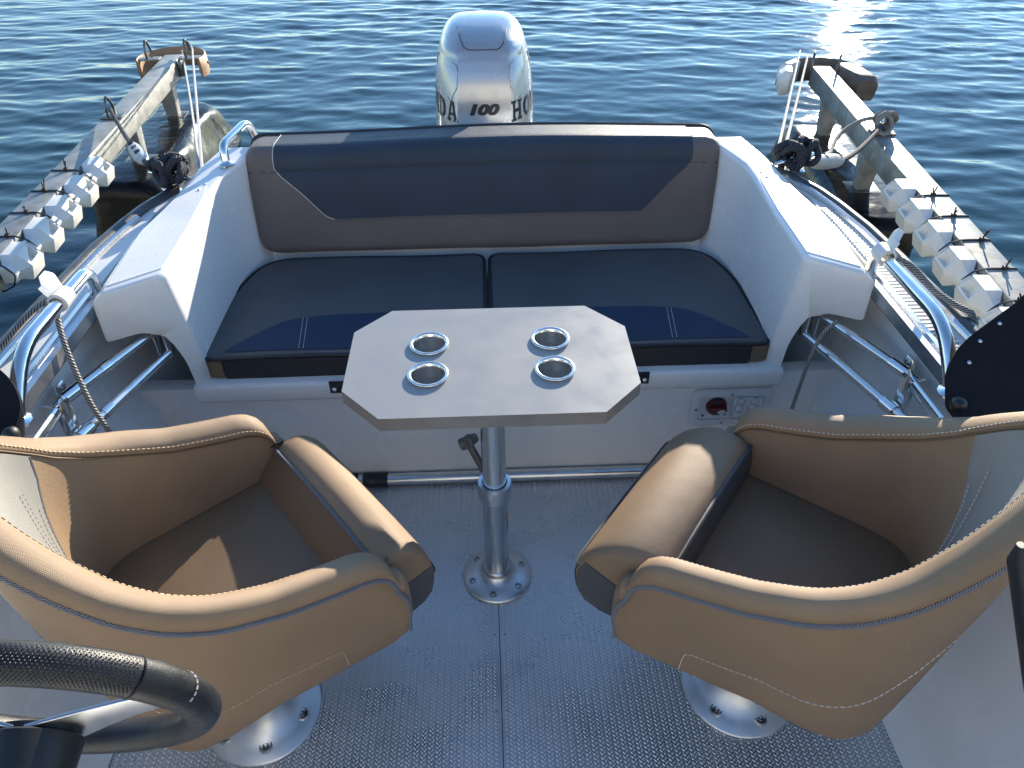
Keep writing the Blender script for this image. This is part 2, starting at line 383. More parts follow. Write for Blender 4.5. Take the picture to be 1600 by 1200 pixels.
# ------------------------------------------------------------------ the boat
boat = thing('motorboat', 'white motorboat cockpit with grey tread floor, stern bench moulding and metal gunwale rails', 'boat')
GUN = [(-1.4, 0.96), (-0.6, 1.05), (0.3, 1.075), (1.0, 1.072), (1.4, 1.062), (1.65, 1.053), (1.8, 1.043), (1.95, 1.02), (2.05, 0.997), (2.15, 0.957), (2.25, 0.902), (2.38, 0.83), (2.5, 0.745), (2.6, 0.62)]
def gun_curve(sgn, inset=0.0, z=0.715, y0=-1.4, y1=2.6, step=0.05):
    ys = [y0 + (y1 - y0) * i / int((y1 - y0) / step) for i in range(int((y1 - y0) / step) + 1)]
    return smooth_path([Vector((sgn * (interp(y, GUN) - inset), y, z)) for y in ys], 2)
DZ = 0.715
for sgn in (-1, 1):
    # hull side
    outer = gun_curve(sgn, 0.012, DZ - 0.01)
    mb = MB(); mb.loft([[p, p + Vector((-sgn * 0.01, 0, -0.12)), p + Vector((-sgn * 0.09, -0.02, -0.62)), p + Vector((-sgn * 0.30, -0.03, -1.05))] for p in outer], False)
    obj('hull_side', mb, 'gelcoat', boat)
    # side deck, a solid strip from the rail to the inner edge
    rings = []
    for p in gun_curve(sgn, 0.014, DZ, y1=2.55):
        xi = sgn * min(0.962, abs(p.x) - 0.03) if p.y < 2.1 else sgn * (abs(p.x) - 0.075)
        rings.append([p, Vector((xi, p.y, DZ)), Vector((xi, p.y, DZ - 0.03)), Vector((p.x, p.y, DZ - 0.03))])
    mb = MB(); mb.loft(rings, True, True, True); obj('side_deck', mb, 'deck', boat, angle=40)
    # rub rail: dark rubber outside, metal capping inside
    mb = MB(); mb.tube(gun_curve(sgn, -0.004, DZ - 0.006), (0.020, 0.024), 10, flat=(1, 0, 0)); rail = obj('rub_rail', mb, 'rail_rubber', boat)
    mb = MB(); mb.tube(gun_curve(sgn, 0.018, DZ + 0.004, y1=1.98 if sgn < 0 else 2.6), (0.0105, 0.010), 8, flat=(1, 0, 0)); obj('rail_strip', mb, 'alu_tube', rail)
    # inner liner of the cockpit side
    prof = [(0.968, 0.69), (0.985, 0.66), (0.978, 0.40), (0.968, 0.36), (0.935, 0.325), (0.905, 0.07), (0.892, 0.025), (0.862, 0.004)]
    ys = [-1.4 + i * 0.1 for i in range(35)]
    mb = MB(); mb.loft([[Vector((sgn * x, y, z)) for x, z in prof] for y in ys], False); obj('inner_liner', mb, 'gelcoat', boat, angle=50)
    # slotted aluminium track along the inner deck edge, black strip painting the shade of the undercut gap
    sec = [(0.966, 0.712), (0.966, 0.727), (0.952, 0.730), (0.952, 0.722), (0.940, 0.722), (0.940, 0.730), (0.928, 0.727), (0.924, 0.700), (0.932, 0.696), (0.950, 0.700)]
    mb = MB(); mb.loft([[Vector((sgn * x, y, z)) for x, z in sec] for y in (-1.35, 1.56)], True, True, True); obj('rail_track', mb, 'alu', boat, smooth=False)
    mb = MB(); mb.loft([[Vector((sgn * x, y, z)) for x, z in ((0.951, 0.699), (0.985, 0.699), (0.985, 0.668), (0.946, 0.676))] for y in (-1.35, 1.56)], True, True, True); obj('gap_shade', mb, 'rubber', boat, smooth=False)
# grooved strip on the right deck
mb = MB()
y = -0.2
while y < 1.94:
    xo = interp(y, GUN) - 0.045
    mb.box(((0.972 + xo) / 2, y, DZ + 0.0015), (max(0.02, xo - 0.972), 0.008, 0.005)); y += 0.0155
obj('grip_ribs', mb, 'deck', boat, smooth=False, kind='stuff')
# stern deck and transom
sd = [(-0.62, 2.6)] + [(x, y) for x, y in [(-0.745, 2.5), (-0.83, 2.38), (-0.88, 2.30), (-0.70, 2.40)]] + [(0.70, 2.40), (0.88, 2.30), (0.83, 2.38), (0.745, 2.5), (0.62, 2.6)]
mb = MB(); mb.prism([(x * 0.985, y) for x, y in sd], DZ - 0.28, DZ + 0.003); obj('stern_deck', mb, 'gelcoat', boat, bevel=0.02)
mb = MB(); mb.box((0, 2.60, 0.05), (1.22, 0.05, 1.30)); obj('transom', mb, 'gelcoat', boat, bevel=0.02)

# floor: two tread plates with raised ribs
def tread(x0, x1, y0, y1, parent):
    px, py = 0.0165, 0.0098; n1 = int((x1 - x0 - 0.012) / px); n2 = int((y1 - y0 - 0.012) / py)
    V = []; F = []
    L, W, Hh = 0.0058, 0.0020, 0.0024
    base = []
    for s in (1, -1):
        a = s * R(47); c, q = math.cos(a), math.sin(a)
        pts = [(-L, 0, 0), (-L * .45, -W, 0), (L * .45, -W, 0), (L, 0, 0), (L * .45, W, 0), (-L * .45, W, 0), (-L * .55, 0, Hh), (L * .55, 0, Hh)]
        base.append(np.array([(x * c - y * q, x * q + y * c, z) for x, y, z in pts]))
    fc = np.array([(0, 1, 6, 6), (1, 2, 7, 6), (2, 3, 7, 7), (3, 4, 7, 7), (4, 5, 6, 7), (5, 0, 6, 6)])
    faces = [(0, 1, 6), (1, 2, 7, 6), (2, 3, 7), (3, 4, 7), (4, 5, 6, 7), (5, 0, 6)]
    cent = []
    for k in range(2):
        for j in range(n2):
            ii = np.arange(n1); xs = x0 + 0.010 + (ii + 0.5 * k) * px; yy = y0 + 0.010 + (j + 0.5 * k) * py
            cent.append(np.stack([xs, np.full(n1, yy), np.full(n1, k)], -1))
    cent = np.concatenate(cent)
    allv = np.concatenate([(base[0][None] + np.array([0, 0, 0.0005])) + np.concatenate([cent[cent[:, 2] == 0][:, :2], np.zeros((np.sum(cent[:, 2] == 0), 1))], 1)[:, None],
                           (base[1][None] + np.array([0, 0, 0.0005])) + np.concatenate([cent[cent[:, 2] == 1][:, :2], np.zeros((np.sum(cent[:, 2] == 1), 1))], 1)[:, None]])
    nrib = len(allv); V = allv.reshape(-1, 3)
    tri = np.array([(0, 1, 6), (1, 2, 7), (1, 7, 6), (2, 3, 7), (3, 4, 7), (4, 5, 6), (4, 6, 7), (5, 0, 6)])
    F = (tri[None] + (np.arange(nrib) * 8)[:, None, None]).reshape(-1, 3)
    me = bpy.data.meshes.new('tread_ribs'); me.vertices.add(len(V)); me.vertices.foreach_set('co', V.ravel())
    me.loops.add(F.size); me.loops.foreach_set('vertex_index', F.ravel().astype(np.int32))
    me.polygons.add(len(F)); me.polygons.foreach_set('loop_start', np.arange(0, F.size, 3, dtype=np.int32))
    me.update(calc_edges=True); me.materials.append(M['rib'])
    me.polygons.foreach_set('use_smooth', np.ones(len(me.polygons), dtype=bool))
    o = bpy.data.objects.new('tread_ribs', me); COL.objects.link(o); o.parent = parent; o['kind'] = 'stuff'
    return o
screw_mb = MB(); screw_mb.lathe([(0.0001, 0.0022), (0.002, 0.0022), (0.0036, 0.0012), (0.004, 0.0)], seg=10)
for x0, x1 in ((-0.875, -0.001), (0.001, 0.875)):
    mb = MB(); mb.box(((x0 + x1) / 2, 0.55, -0.010), (x1 - x0, 2.15, 0.02)); fp = obj('floor_panel', mb, 'floor', boat, smooth=False)
    tread(x0, x1, 0.25, 1.615, fp)
    for yy in (0.62, 0.86, 1.06):
        s = obj('screw', screw_mb, 'screw', fp); s.location = ((0.013 if x0 > 0 else -0.013), yy, 0)

# bench moulding: front panel, lip, seat shelf, back wall
mb = MB(); mb.box((0, 1.636, 0.19), (1.95, 0.05, 0.385)); obj('bench_front', mb, 'gelcoat', boat, bevel=0.006)
rings = []
for x in (-0.80, 0.80):
    rings.append([Vector((x, yy, zz)) for yy, zz in [(1.614, 0.350), (1.592, 0.353), (1.579, 0.360), (1.574, 0.370), (1.571, 0.412), (1.575, 0.419), (1.584, 0.422), (2.2, 0.422), (2.2, 0.350)]])
mb = MB(); mb.loft(rings, True, True, True); obj('seat_shelf', mb, 'gelcoat', boat, angle=50)
mb = MB(); mb.loft([[Vector((x, yy, zz)) for yy, zz in [(2.185, 0.40), (2.20, 0.45), (2.30, 0.70), (2.32, 0.742), (2.35, 0.75), (2.45, 0.745), (2.45, 0.40)]] for x in (-0.80, 0.80)], True, True, True)
obj('bench_back', mb, 'gelcoat', boat, angle=50)
# side coamings with the arched cut-out for the canopy bows
for sgn in (-1, 1):
    sec = rounded_poly([(0.778, 0.782), (0.885, 0.780), (0.905, 0.765), (0.912, 0.648), (0.842, 0.640), (0.812, 0.600), (0.800, 0.52), (0.798, 0.357), (0.772, 0.357), (0.766, 0.46), (0.768, 0.56), (0.772, 0.66)], [0.016, 0.006, 0.008, 0.012, 0.02, 0.03, 0.02, 0.004, 0.004, 0.03, 0.03, 0.03], 5)
    def cy(x, yy, sgn=sgn): return yy + 0.78 * (0.885 - x) * max(0, min(1, (1.95 - yy) / 0.45))
    rings = []
    for i, (yy, gro) in enumerate([(1.485, -0.010), (1.488, -0.003), (1.498, 0.0), (1.56, 0.0), (1.66, 0), (1.76, 0), (1.86, 0), (1.96, 0), (2.06, 0), (2.14, 0), (2.2, 0), (2.27, 0), (2.33, 0)]):
        ring = []
        for x, z in sec:
            cx_, cz_ = 0.835, 0.70
            if gro and z > 0.6: x = x + (cx_ - x) * 0.07 * abs(gro) / 0.01; z = z + (cz_ - z) * 0.10 * abs(gro) / 0.01
            out = interp(yy, [(1.5, 0.0), (1.8, 0.018), (1.92, 0.0), (2.05, -0.012), (2.2, -0.03), (2.33, -0.06)]) if x > 0.83 else 0
            f_up = max(0.0, min(1.0, (z - 0.42) / 0.34)); f_up = f_up * f_up * (3 - 2 * f_up)
            inn = (f_up * interp(yy, [(1.5, 0.0), (1.8, 0.006), (2.0, 0.016), (2.1, 0.02), (2.16, 0.006), (2.22, -0.02), (2.33, -0.06)]) + (1 - f_up) * interp(yy, [(1.9, 0.0), (2.1, -0.012), (2.2, -0.05), (2.33, -0.10)])) if x <= 0.83 else 0
            zz = z + (interp(yy, [(2.05, 0), (2.2, 0.012), (2.33, 0.02)]) if z > 0.7 else 0)
            ring.append(Vector((sgn * (x + out + inn + (0.006 if x > 0.83 else -0.005)), cy(x, yy) + max(0, 0.74 - z) * 0.10 * max(0, min(1, (2.0 - yy) / 0.4)), zz - 0.012)))
        rings.append(ring)
    mb = MB(); mb.loft(rings, True, True, True); cm = obj('side_coaming', mb, 'gelcoat', boat, angle=48)
    # textured top
    top = []
    for i in range(24):
        yy = 1.515 + (2.13 - 1.515) * i / 23
        xi = 0.790 + interp(yy, [(1.5, 0.0), (1.8, 0.006), (2.0, 0.018), (2.1, 0.03)]); xo = 0.882 + interp(yy, [(1.5, 0.0), (1.8, 0.018), (1.92, 0.0), (2.05, -0.012), (2.2, -0.03)])
        top.append([Vector((sgn * (xi - 0.004), cy(xi, yy) + 0.006, 0.7718)), Vector((sgn * (xo + 0.006), cy(xo, yy), 0.7705)), Vector((sgn * (xo + 0.006), cy(xo, yy), 0.766)), Vector((sgn * (xi - 0.004), cy(xi, yy) + 0.006, 0.766))])
    mb = MB(); mb.loft(top, True, True, True); obj('grip_pad', mb, 'nonskid', cm, smooth=False)
    for yy, xx in ((2.085, 0.822), (2.045, 0.828)):
        s = obj('screw', screw_mb, 'screw', cm); s.location = (sgn * xx, yy, 0.772)

# kick tube along the foot of the bench with its black end sleeve
kt = thing('floor_tube', 'satin aluminium tube lying along the foot of the white bench front', 'tube', (0, 1.592, 0.026))
mb = MB(); mb.tube([(-0.33, 0, 0), (0.84, 0, 0)], 0.019, 14); obj('tube', mb, 'alu', kt)
mb = MB(); mb.lathe([(0.0205, -0.40), (0.0215, -0.398), (0.0215, -0.362), (0.0205, -0.36)], rot=Matrix.Rotation(PI / 2, 3, 'Y'), seg=16); e = obj('sleeve', mb, 'black_plastic', kt)
mb = MB(); mb.tube([(-0.86, 0, 0), (-0.415, 0, 0)], 0.0212, 14); obj('sleeve', mb, 'black_plastic', kt)
mb = MB(); mb.tube([(-0.414, 0, 0), (-0.4, 0, 0)], 0.0185, 14); obj('joint_ring', mb, 'alu', kt)
mb = MB(); mb.tube([(-0.359, 0, 0), (-0.325, 0, 0)], 0.0212, 14); obj('sleeve', mb, 'black_plastic', kt)

# ------------------------------------------------------------------ cushions
def cushion_mesh(poly, depth, r, fn, crown=0.0, rings_n=6):
    """closed cushion over outline poly (u,v); depth 0 back .. depth front; fn maps (u,v,d) to 3-D"""
    P = [Vector(p) for p in poly]; n = len(P)
    area = sum(P[i - 1].x * P[i].y - P[i].x * P[i - 1].y for i in range(n))
    if area < 0: P.reverse()
    N = []
    for i in range(n):
        t = (P[(i + 1) % n] - P[i - 1]).normalized(); N.append(Vector((-t.y, t.x)))
    xs = [p.x for p in P]; ys = [p.y for p in P]; cx_, cy_ = (min(xs) + max(xs)) / 2, (min(ys) + max(ys)) / 2
    hx, hy = (max(xs) - min(xs)) / 2, (max(ys) - min(ys)) / 2
    def med(p):
        if hx > hy: return Vector((max(cx_ - hx + hy, min(cx_ + hx - hy, p.x)), cy_))
        return Vector((cx_, max(cy_ - hy + hx, min(cy_ + hy - hx, p.y))))
    rows = [([P[i] + N[i] * r * 0.5 for i in range(n)], 0.0), ([P[i] + N[i] * r * 0.12 for i in range(n)], r * 0.2), ([p.copy() for p in P], r * 0.7), ([p.copy() for p in P], depth - r)]
    for k in range(1, rings_n + 1):
        a = k / rings_n * PI / 2
        rows.append(([P[i] + N[i] * (r * (1 - math.cos(a))) for i in range(n)], depth - r + r * math.sin(a)))
    last = rows[-1][0]
    for k in (0.06, 0.12, 0.2, 0.3, 0.4, 0.5, 0.6, 0.7, 0.8, 0.9, 1.0):
        rows.append(([q.lerp(med(q), k) for q in last], depth + crown * (1 - (1 - k) ** 2)))
    mb = MB(); rings = [[fn(p.x, p.y, d) for p in row] for row, d in rows]
    vs = [v for rg in rings for v in rg]; fs = []; uv = []
    for i in range(len(rings) - 1):
        for j in range(n):
            j2 = (j + 1) % n
            fs.append((i * n + j, i * n + j2, (i + 1) * n + j2, (i + 1) * n + j))
            q = []
            for (ri, jj) in ((i, j), (i, j2), (i + 1, j2), (i + 1, j)):
                p = rows[ri][0][jj]; q.append((p.x, p.y + (rows[ri][1] if ri < 4 else depth)))
            uv.append(q)
    mb.add(vs, fs, uv)
    mb.add(rings[0], [tuple(range(n - 1, -1, -1))])
    return mb
def panel_mesh(rows, fn, lift):
    """sheet between left and right edges, rows = [(v, u_left, u_right)], slightly proud of the cushion"""
    mb = MB(); rings = []
    for v, a, b in rows:
        rings.append([(a + (b - a) * k / 24, v) for k in range(25)])
    R3 = [[fn(u, v, lift) for u, v in rg] for rg in rings]
    vs = [p for r_ in R3 for p in r_]; fs = []; uv = []
    for i in range(len(rings) - 1):
        for j in range(24):
            fs.append((i * 25 + j, i * 25 + j + 1, (i + 1) * 25 + j + 1, (i + 1) * 25 + j))
            uv.append([rings[i][j], rings[i][j + 1], rings[i + 1][j + 1], rings[i + 1][j]])
    mb.add(vs, fs, uv); return mb
def stitches(pts, mat, parent, size=0.0011, dash=0.006, gap=0.0035):
    P = [Vector(p) for p in pts]; mb = MB(); acc = 0.0; on = True; start = P[0]
    cur = [P[0]]; need = dash
    for a, b in zip(P, P[1:]):
        d = (b - a).length; pos = 0.0
        while d - pos > need:
            pos += need; q = a.lerp(b, pos / d)
            if on and (q - cur[0]).length > 1e-5: mb.tube([cur[0], q], size, 4)
            on = not on; need = dash if on else gap; cur = [q]
        need -= d - pos
    return obj('stitching', mb, mat, parent, smooth=False) if mb.v else None

# --- backrest cushion
bk = thing('backrest_cushion', 'long bench backrest cushion with navy centre panel and taupe ends, below the outboard motor', 'cushion', (0, 0, 0))
BY, BZ, TH = 2.155, 0.492, 0.140
TILT = math.atan2(0.105, 0.355); upv = Vector((0, math.sin(TILT), math.cos(TILT))); nv = Vector((0, -math.cos(TILT), math.sin(TILT)))
BL = 0.339
def back_fn(u, v, d):
    sag = 0.0035 * math.sin(u * 7.1 + 0.5) + 0.003 * math.sin(u * 15.0 + v * 9)
    wav = 0.006 * math.sin(u * 4.3 + 1.0) * (v / BL) + 0.004 * (1 - (u / 0.75) ** 2) * (v / BL)
    fold = -0.0045 * math.exp(-((v - 0.268) / 0.006) ** 2) if d > TH * 0.8 else 0
    bend = max(0, v - 0.27); y_extra = 0.55 * bend * bend / 0.08
    if d > TH * 0.7: sag += 0.006 * max(0, 1 - (u / 0.74) ** 2) * max(0, 1 - ((v - BL / 2) / (BL / 2)) ** 2)
    p = Vector((u, BY, BZ)) + upv * (v + wav) + nv * ((sag if d > TH * 0.5 else 0) + fold) + Vector((0, -1, 0.02)) * (d - TH) + Vector((0, y_extra * 0.10, 0))
    return p
outl = []
o_ = rounded_poly([(-0.738, 0.0), (0.734, 0.0), (0.752, BL), (-0.752, BL)], [0.075, 0.075, 0.055, 0.055], 8)
# subdivide long edges so the surface can undulate
def dens(poly, st):
    out = []
    for a, b in zip(poly, poly[1:] + poly[:1]):
        a, b = Vector(a), Vector(b); k = max(1, int((b - a).length / st))
        for i in range(k): q = a.lerp(b, i / k); out.append((q.x, q.y))
    return out
mb = cushion_mesh(dens(o_, 0.025), TH, 0.034, back_fn, 0.0)
body = obj('cushion_body', mb, 'taupe', bk, angle=70)
# navy centre panel follows the same surface and rolls over the top edge
def back_front(u, v, lift):
    if v <= BL - 0.034: return back_fn(u, v, TH + lift)
    a = (v - (BL - 0.034)) / 0.034
    if a <= 1.5708: return back_fn(u, BL - 0.034 + 0.034 * math.sin(a) + lift * math.sin(a), TH - 0.034 + 0.034 * math.cos(a) + lift * math.cos(a))
    return back_fn(u, BL + lift, TH - 0.034 - (a - 1.5708) * 0.034)
rows = []
def navy_edge(v):
    return interp(v, [(0.118, 0.485), (0.122, 0.500), (0.135, 0.518), (0.20, 0.578), (0.255, 0.638), (0.275, 0.654), (0.30, 0.656), (0.46, 0.650)])
vv = [0.118, 0.122, 0.128, 0.135, 0.15, 0.17, 0.19, 0.21, 0.23, 0.25, 0.258, 0.264, 0.268, 0.272, 0.28, 0.292, 0.305, 0.315, 0.325, 0.335, 0.345, 0.355, 0.362, 0.38, 0.40, 0.42, 0.44]
for v in vv: rows.append((v, -navy_edge(v), navy_edge(v)))
obj('centre_panel', panel_mesh(rows, back_front, 0.0022), 'navy', bk, angle=70)
for s in (-1, 1):
    mb = MB(); mb.tube([back_front(s * navy_edge(v), v, 0.0015) for v in vv], 0.0016, 5); obj('seam', mb, 'thread' if s < 0 else 'taupe', bk)
mb = MB(); mb.tube([back_front(-0.485 + 0.97 * k / 40, 0.118, 0.0015) for k in range(41)], 0.0011, 5); obj('seam', mb, 'taupe', bk)
stitches([back_front(-0.49 + 0.98 * k / 80, 0.112, 0.001) for k in range(81)], 'taupe', bk, 0.0010)
mb = MB(); mb.tube([back_front(-0.735 + 1.47 * k / 60, 0.268, 0.0012) for k in range(61)], 0.0015, 5); obj('fold_seam', mb, 'black_vinyl', bk)
pl = dens(o_, 0.03)
mb = MB(); mb.tube([back_fn(x * 1.003, v, 0.012) for x, v in pl], 0.0065, 8, closed=True); obj('piping', mb, 'piping_black', bk)

# --- two seat cushions
def seat_cushion(sgn, label):
    t = thing('seat_cushion', label, 'cushion', (0, 0, 0), 0, 'bench seat cushions')
    T0, T1 = 0.424, 0.492; TH_ = T1 - T0; inner = 0.007
    def fn(u, v, d):
        puff = 0.003 * math.sin(u * 9) * math.sin(v * 11) + 0.008 * max(0, 1 - ((u - 0.38) / 0.37) ** 2) * max(0, 1 - ((v - 1.88) / 0.27) ** 2) if d > TH_ * 0.7 else 0
        return Vector((sgn * u - 0.004, v, T0 + d + puff))
    o1 = dens(rounded_poly([(inner, 1.612), (0.748, 1.605), (0.772, 1.625), (0.762, 1.98), (0.705, 2.14), (inner, 2.150)], [0.01, 0.02, 0.02, 0.14, 0.08, 0.05], 7), 0.03)
    obj('cushion_body', cushion_mesh(o1, TH_, 0.018, fn, 0.0), 'charcoal' if sgn > 0 else 'charcoal', t, angle=70)
    def top_(u, v, lift):
        return fn(u, v, TH_ + lift)
    # taupe outer wedge and navy front band are separate pieces of vinyl
    def edge_u(v): return interp(v, [(1.60, 0.75), (1.63, 0.744), (1.98, 0.738), (2.05, 0.715), (2.12, 0.66)])
    rows = [(v, 0.03, interp(v, [(1.626, 0.715), (1.66, 0.690), (1.72, 0.632), (1.768, 0.575), (1.782, 0.53), (1.790, 0.45)])) for v in (1.6265, 1.64, 1.66, 1.69, 1.72, 1.745, 1.768, 1.775, 1.782, 1.787, 1.790)]
    nb = obj('front_band', panel_mesh(rows, top_, 0.0016), 'navy_band', t, angle=70)
    for du in (0.0, 0.012):
        stitches([top_(0.500 + du, 1.63, 0.003).lerp(top_(0.515 + du, 1.785, 0.003), k / 30) for k in range(31)], 'thread', t, 0.0009)
    stitches([top_(0.04 + 0.68 * k / 60, 1.619, -0.002) for k in range(61)], 'thread_tan' if sgn > 9 else 'grey_plastic', t, 0.0007)
    mb = MB(); mb.tube([fn(x, v, TH_ - 0.006) for x, v in o1], 0.0045, 8, closed=True); obj('piping', mb, 'piping_black', t)
    # dark front skirt and brown corner patch
    mb = MB(); rg = []
    for k in range(31):
        u = 0.012 + 0.70 * k / 30; rg.append([fn(u, 1.6045 + (u - 0.012) * -0.006, d) for d in (0.060, 0.048, 0.030, 0.012, 0.0)])
    mb.loft(rg, False); obj('front_skirt', mb, 'black_vinyl', t)
    mb = MB(); mb.loft([[fn(u, vv_, d) for d in (0.058, 0.03, 0.004)] for u, vv_ in ((0.716, 1.6008), (0.735, 1.6015), (0.752, 1.604), (0.765, 1.612), (0.7735, 1.625), (0.7735, 1.65))], False); obj('corner_patch', mb, 'seat_tan', t)
    # fixing tab with snap button on the lip
    mb = MB(); mb.box((sgn * 0.225 - 0.004, 1.5715, 0.407), (0.42, 0.004, 0.040)); tb = obj('fixing_flap', mb, 'black_vinyl', t, bevel=0.0015)
    mb = MB(); mb.lathe([(0.0001, 0.004), (0.004, 0.0035), (0.0065, 0.001), (0.007, 0.0)], seg=14, rot=Matrix.Rotation(PI / 2, 3, 'X')); b_ = obj('snap_button', mb, 'chrome', tb); b_.location = (sgn * 0.423 - 0.004, 1.5692, 0.400)
    return t
seat_cushion(-1, 'dark bench seat cushion on the left, with navy front band, left of the centre gap')
seat_cushion(1, 'dark bench seat cushion on the right, with navy front band, right of the centre gap')

# ------------------------------------------------------------------ table
tb = thing('pedestal_table', 'grey octagonal table with four steel cup holders on an aluminium pedestal', 'table', (0, 0, 0))
tpoly = [(-0.305, 1.172), (-0.222, 1.082), (0.222, 1.082), (0.305, 1.170), (0.305, 1.376), (0.224, 1.467), (-0.228, 1.467), (-0.306, 1.382)]
cups = [(-0.135, 1.325), (-0.132, 1.215), (0.132, 1.332), (0.133, 1.222)]
def table_top():
    bm = bmesh.new(); zt, zb = 0.712, 0.681
    # top with four round holes: fill between outline and circles
    def loop(pts, z): return [bm.verts.new((x, y, z)) for x, y in pts]
    def edges(vs): return [bm.edges.new((vs[i], vs[(i + 1) % len(vs)])) for i in range(len(vs))]
    loops_t = [loop(tpoly, zt)] + [loop([(cx_ + 0.0355 * math.cos(2 * PI * k / 36), cy_ + 0.0355 * math.sin(2 * PI * k / 36)) for k in range(36)], zt) for cx_, cy_ in cups]
    es = [e for l in loops_t for e in edges(l)]
    bmesh.ops.triangle_fill(bm, use_beauty=True, edges=es)
    bm.verts.index_update()
    for l in loops_t[1:]:
        low = [bm.verts.new((v.co.x, v.co.y, zb)) for v in l]
        for i in range(len(l)): bm.faces.new((l[i], l[(i + 1) % len(l)], low[(i + 1) % len(l)], low[i]))
    bmesh.ops.recalc_face_normals(bm, faces=bm.faces)
    me = bpy.data.meshes.new('tabletop'); bm.to_mesh(me); bm.free(); me.materials.append(M['tabletop'])
    o = bpy.data.objects.new('tabletop', me); COL.objects.link(o); o.parent = tb
    mb = MB(); n = len(tpoly); cxm, cym = 0.0, 1.273
    vs = [(x, y, zt - 0.0005) for x, y in tpoly] + [(x, y, zb) for x, y in tpoly]
    mb.add(vs, [(i, (i + 1) % n, n + (i + 1) % n, n + i) for i in range(n)] + [tuple(range(2 * n - 1, n - 1, -1))])
    obj('edge_band', mb, 'table_edge', tb, smooth=False)
table_top()
cup_mb = MB(); cup_mb.lathe([(0.0355, -0.001), (0.0415, 0.0005), (0.0432, 0.003), (0.0425, 0.0055), (0.0395, 0.0068), (0.0365, 0.0058), (0.0348, 0.003), (0.0340, -0.004), (0.0335, -0.052), (0.0315, -0.057), (0.0001, -0.058)], seg=48, cap=False)
for cx_, cy_ in cups:
    c = obj('cup_holder', cup_mb, 'cup', tb, angle=60); c.location = (cx_, cy_, 0.7125)
px_, py_ = -0.001, 1.240
mb = MB(); mb.lathe([(0.0905, 0.0), (0.0925, 0.003), (0.0925, 0.006), (0.089, 0.010), (0.060, 0.017), (0.043, 0.022), (0.040, 0.028), (0.0335, 0.032), (0.0335, 0.04)], (px_, py_, 0.001), 56); fl = obj('base_flange', mb, 'alu_spun', tb, angle=60)
bolt_mb = MB(); bolt_mb.lathe([(0.0072, 0.0), (0.0072, 0.004), (0.006, 0.0055), (0.0036, 0.0055), (0.0034, 0.002), (0.0001, 0.002)], seg=16, cap=False)
bolt_mb.lathe([(0.0105, -0.001), (0.0105, 0.0012), (0.0072, 0.0014)], seg=18, cap=False)
for k in range(6):
    a = R(20 + 60 * k); b_ = obj('bolt', bolt_mb, 'screw', fl); b_.location = (px_ + 0.070 * math.cos(a), py_ + 0.070 * math.sin(a), 0.0145)
mb = MB(); mb.lathe([(0.0345, 0.03), (0.036, 0.032), (0.036, 0.047), (0.033, 0.05)], (px_, py_, 0), 40); obj('collar', mb, 'alu', tb)
mb = MB(); mb.lathe([(0.0318, 0.045), (0.0318, 0.355)], (px_, py_, 0), 40); ot = obj('outer_tube', mb, 'alu_tube', tb, angle=60)
for k in range(12):
    pass
mb = MB(); mb.lathe([(0.0325, 0.315), (0.0402, 0.317), (0.0405, 0.320), (0.0405, 0.362), (0.0395, 0.365), (0.0310, 0.3655), (0.0303, 0.364), (0.0303, 0.35)], (px_, py_, 0), 44, cap=False); obj('clamp_collar', mb, 'alu', tb, angle=40)
mb = MB(); mb.lathe([(0.0285, 0.34), (0.0285, 0.662), (0.0292, 0.664), (0.0292, 0.682)], (px_, py_, 0), 40); obj('inner_tube', mb, 'cup', tb, angle=40)
mb = MB(); mb.lathe([(0.0285, 0.672), (0.075, 0.674), (0.075, 0.6805)], (px_, py_, 0), 32); obj('top_flange', mb, 'alu', tb, angle=40)
# star knob and its stem
kx = Vector((-0.057, 1.272, 0.458)); kd = (kx - Vector((px_ - 0.026, py_ + 0.005, 0.395))).normalized()
mb = MB(); mb.tube([Vector((px_ - 0.024, py_ + 0.012, 0.392)), kx], 0.009, 12); stem = obj('knob_stem', mb, 'rail_rubber', tb)
q = kd.to_track_quat('Z', 'Y').to_matrix(); rings = []
for z, sc in ((-0.002, 0.80), (0.002, 0.97), (0.014, 1.0), (0.019, 0.93), (0.021, 0.7)):
    rings.append([kx + q @ Vector(((0.0205 + 0.006 * math.cos(5 * a)) * sc * math.cos(a), (0.0205 + 0.006 * math.cos(5 * a)) * sc * math.sin(a), z)) for a in [2 * PI * i / 50 for i in range(50)]])
mb = MB(); mb.loft(rings, True, True, True); obj('clamp_knob', mb, 'rail_rubber', tb)
mb = MB(); mb.box((-0.196, 1.118, 0.675), (0.020, 0.012, 0.012)); obj('catch', mb, 'brass', tb, bevel=0.003)
def sticker(name, pts, mat, parent):
    mb = MB(); vs = []
    for a0, a1, z0, z1 in pts:
        n = 5; o = len(vs); v = []
        for i in range(n + 1):
            a = a0 + (a1 - a0) * i / n
            for z in (z0, z1): v.append((px_ + 0.0322 * math.cos(a), py_ + 0.0322 * math.sin(a), z))
        mb.add(v, [(2 * i, 2 * i + 2, 2 * i + 3, 2 * i + 1) for i in range(n)])
    return obj(name, mb, mat, parent)
sticker('warning_sticker', [(R(-38), R(0), 0.247, 0.262)], 'orange', ot)
sticker('warning_mark', [(R(-26), R(-12), 0.215, 0.219), (R(-22), R(-17), 0.219, 0.236), (R(-30), R(-22), 0.224, 0.228), (R(-17), R(-6), 0.226, 0.230), (R(-30), R(-24), 0.204, 0.215)], 'ink', ot)

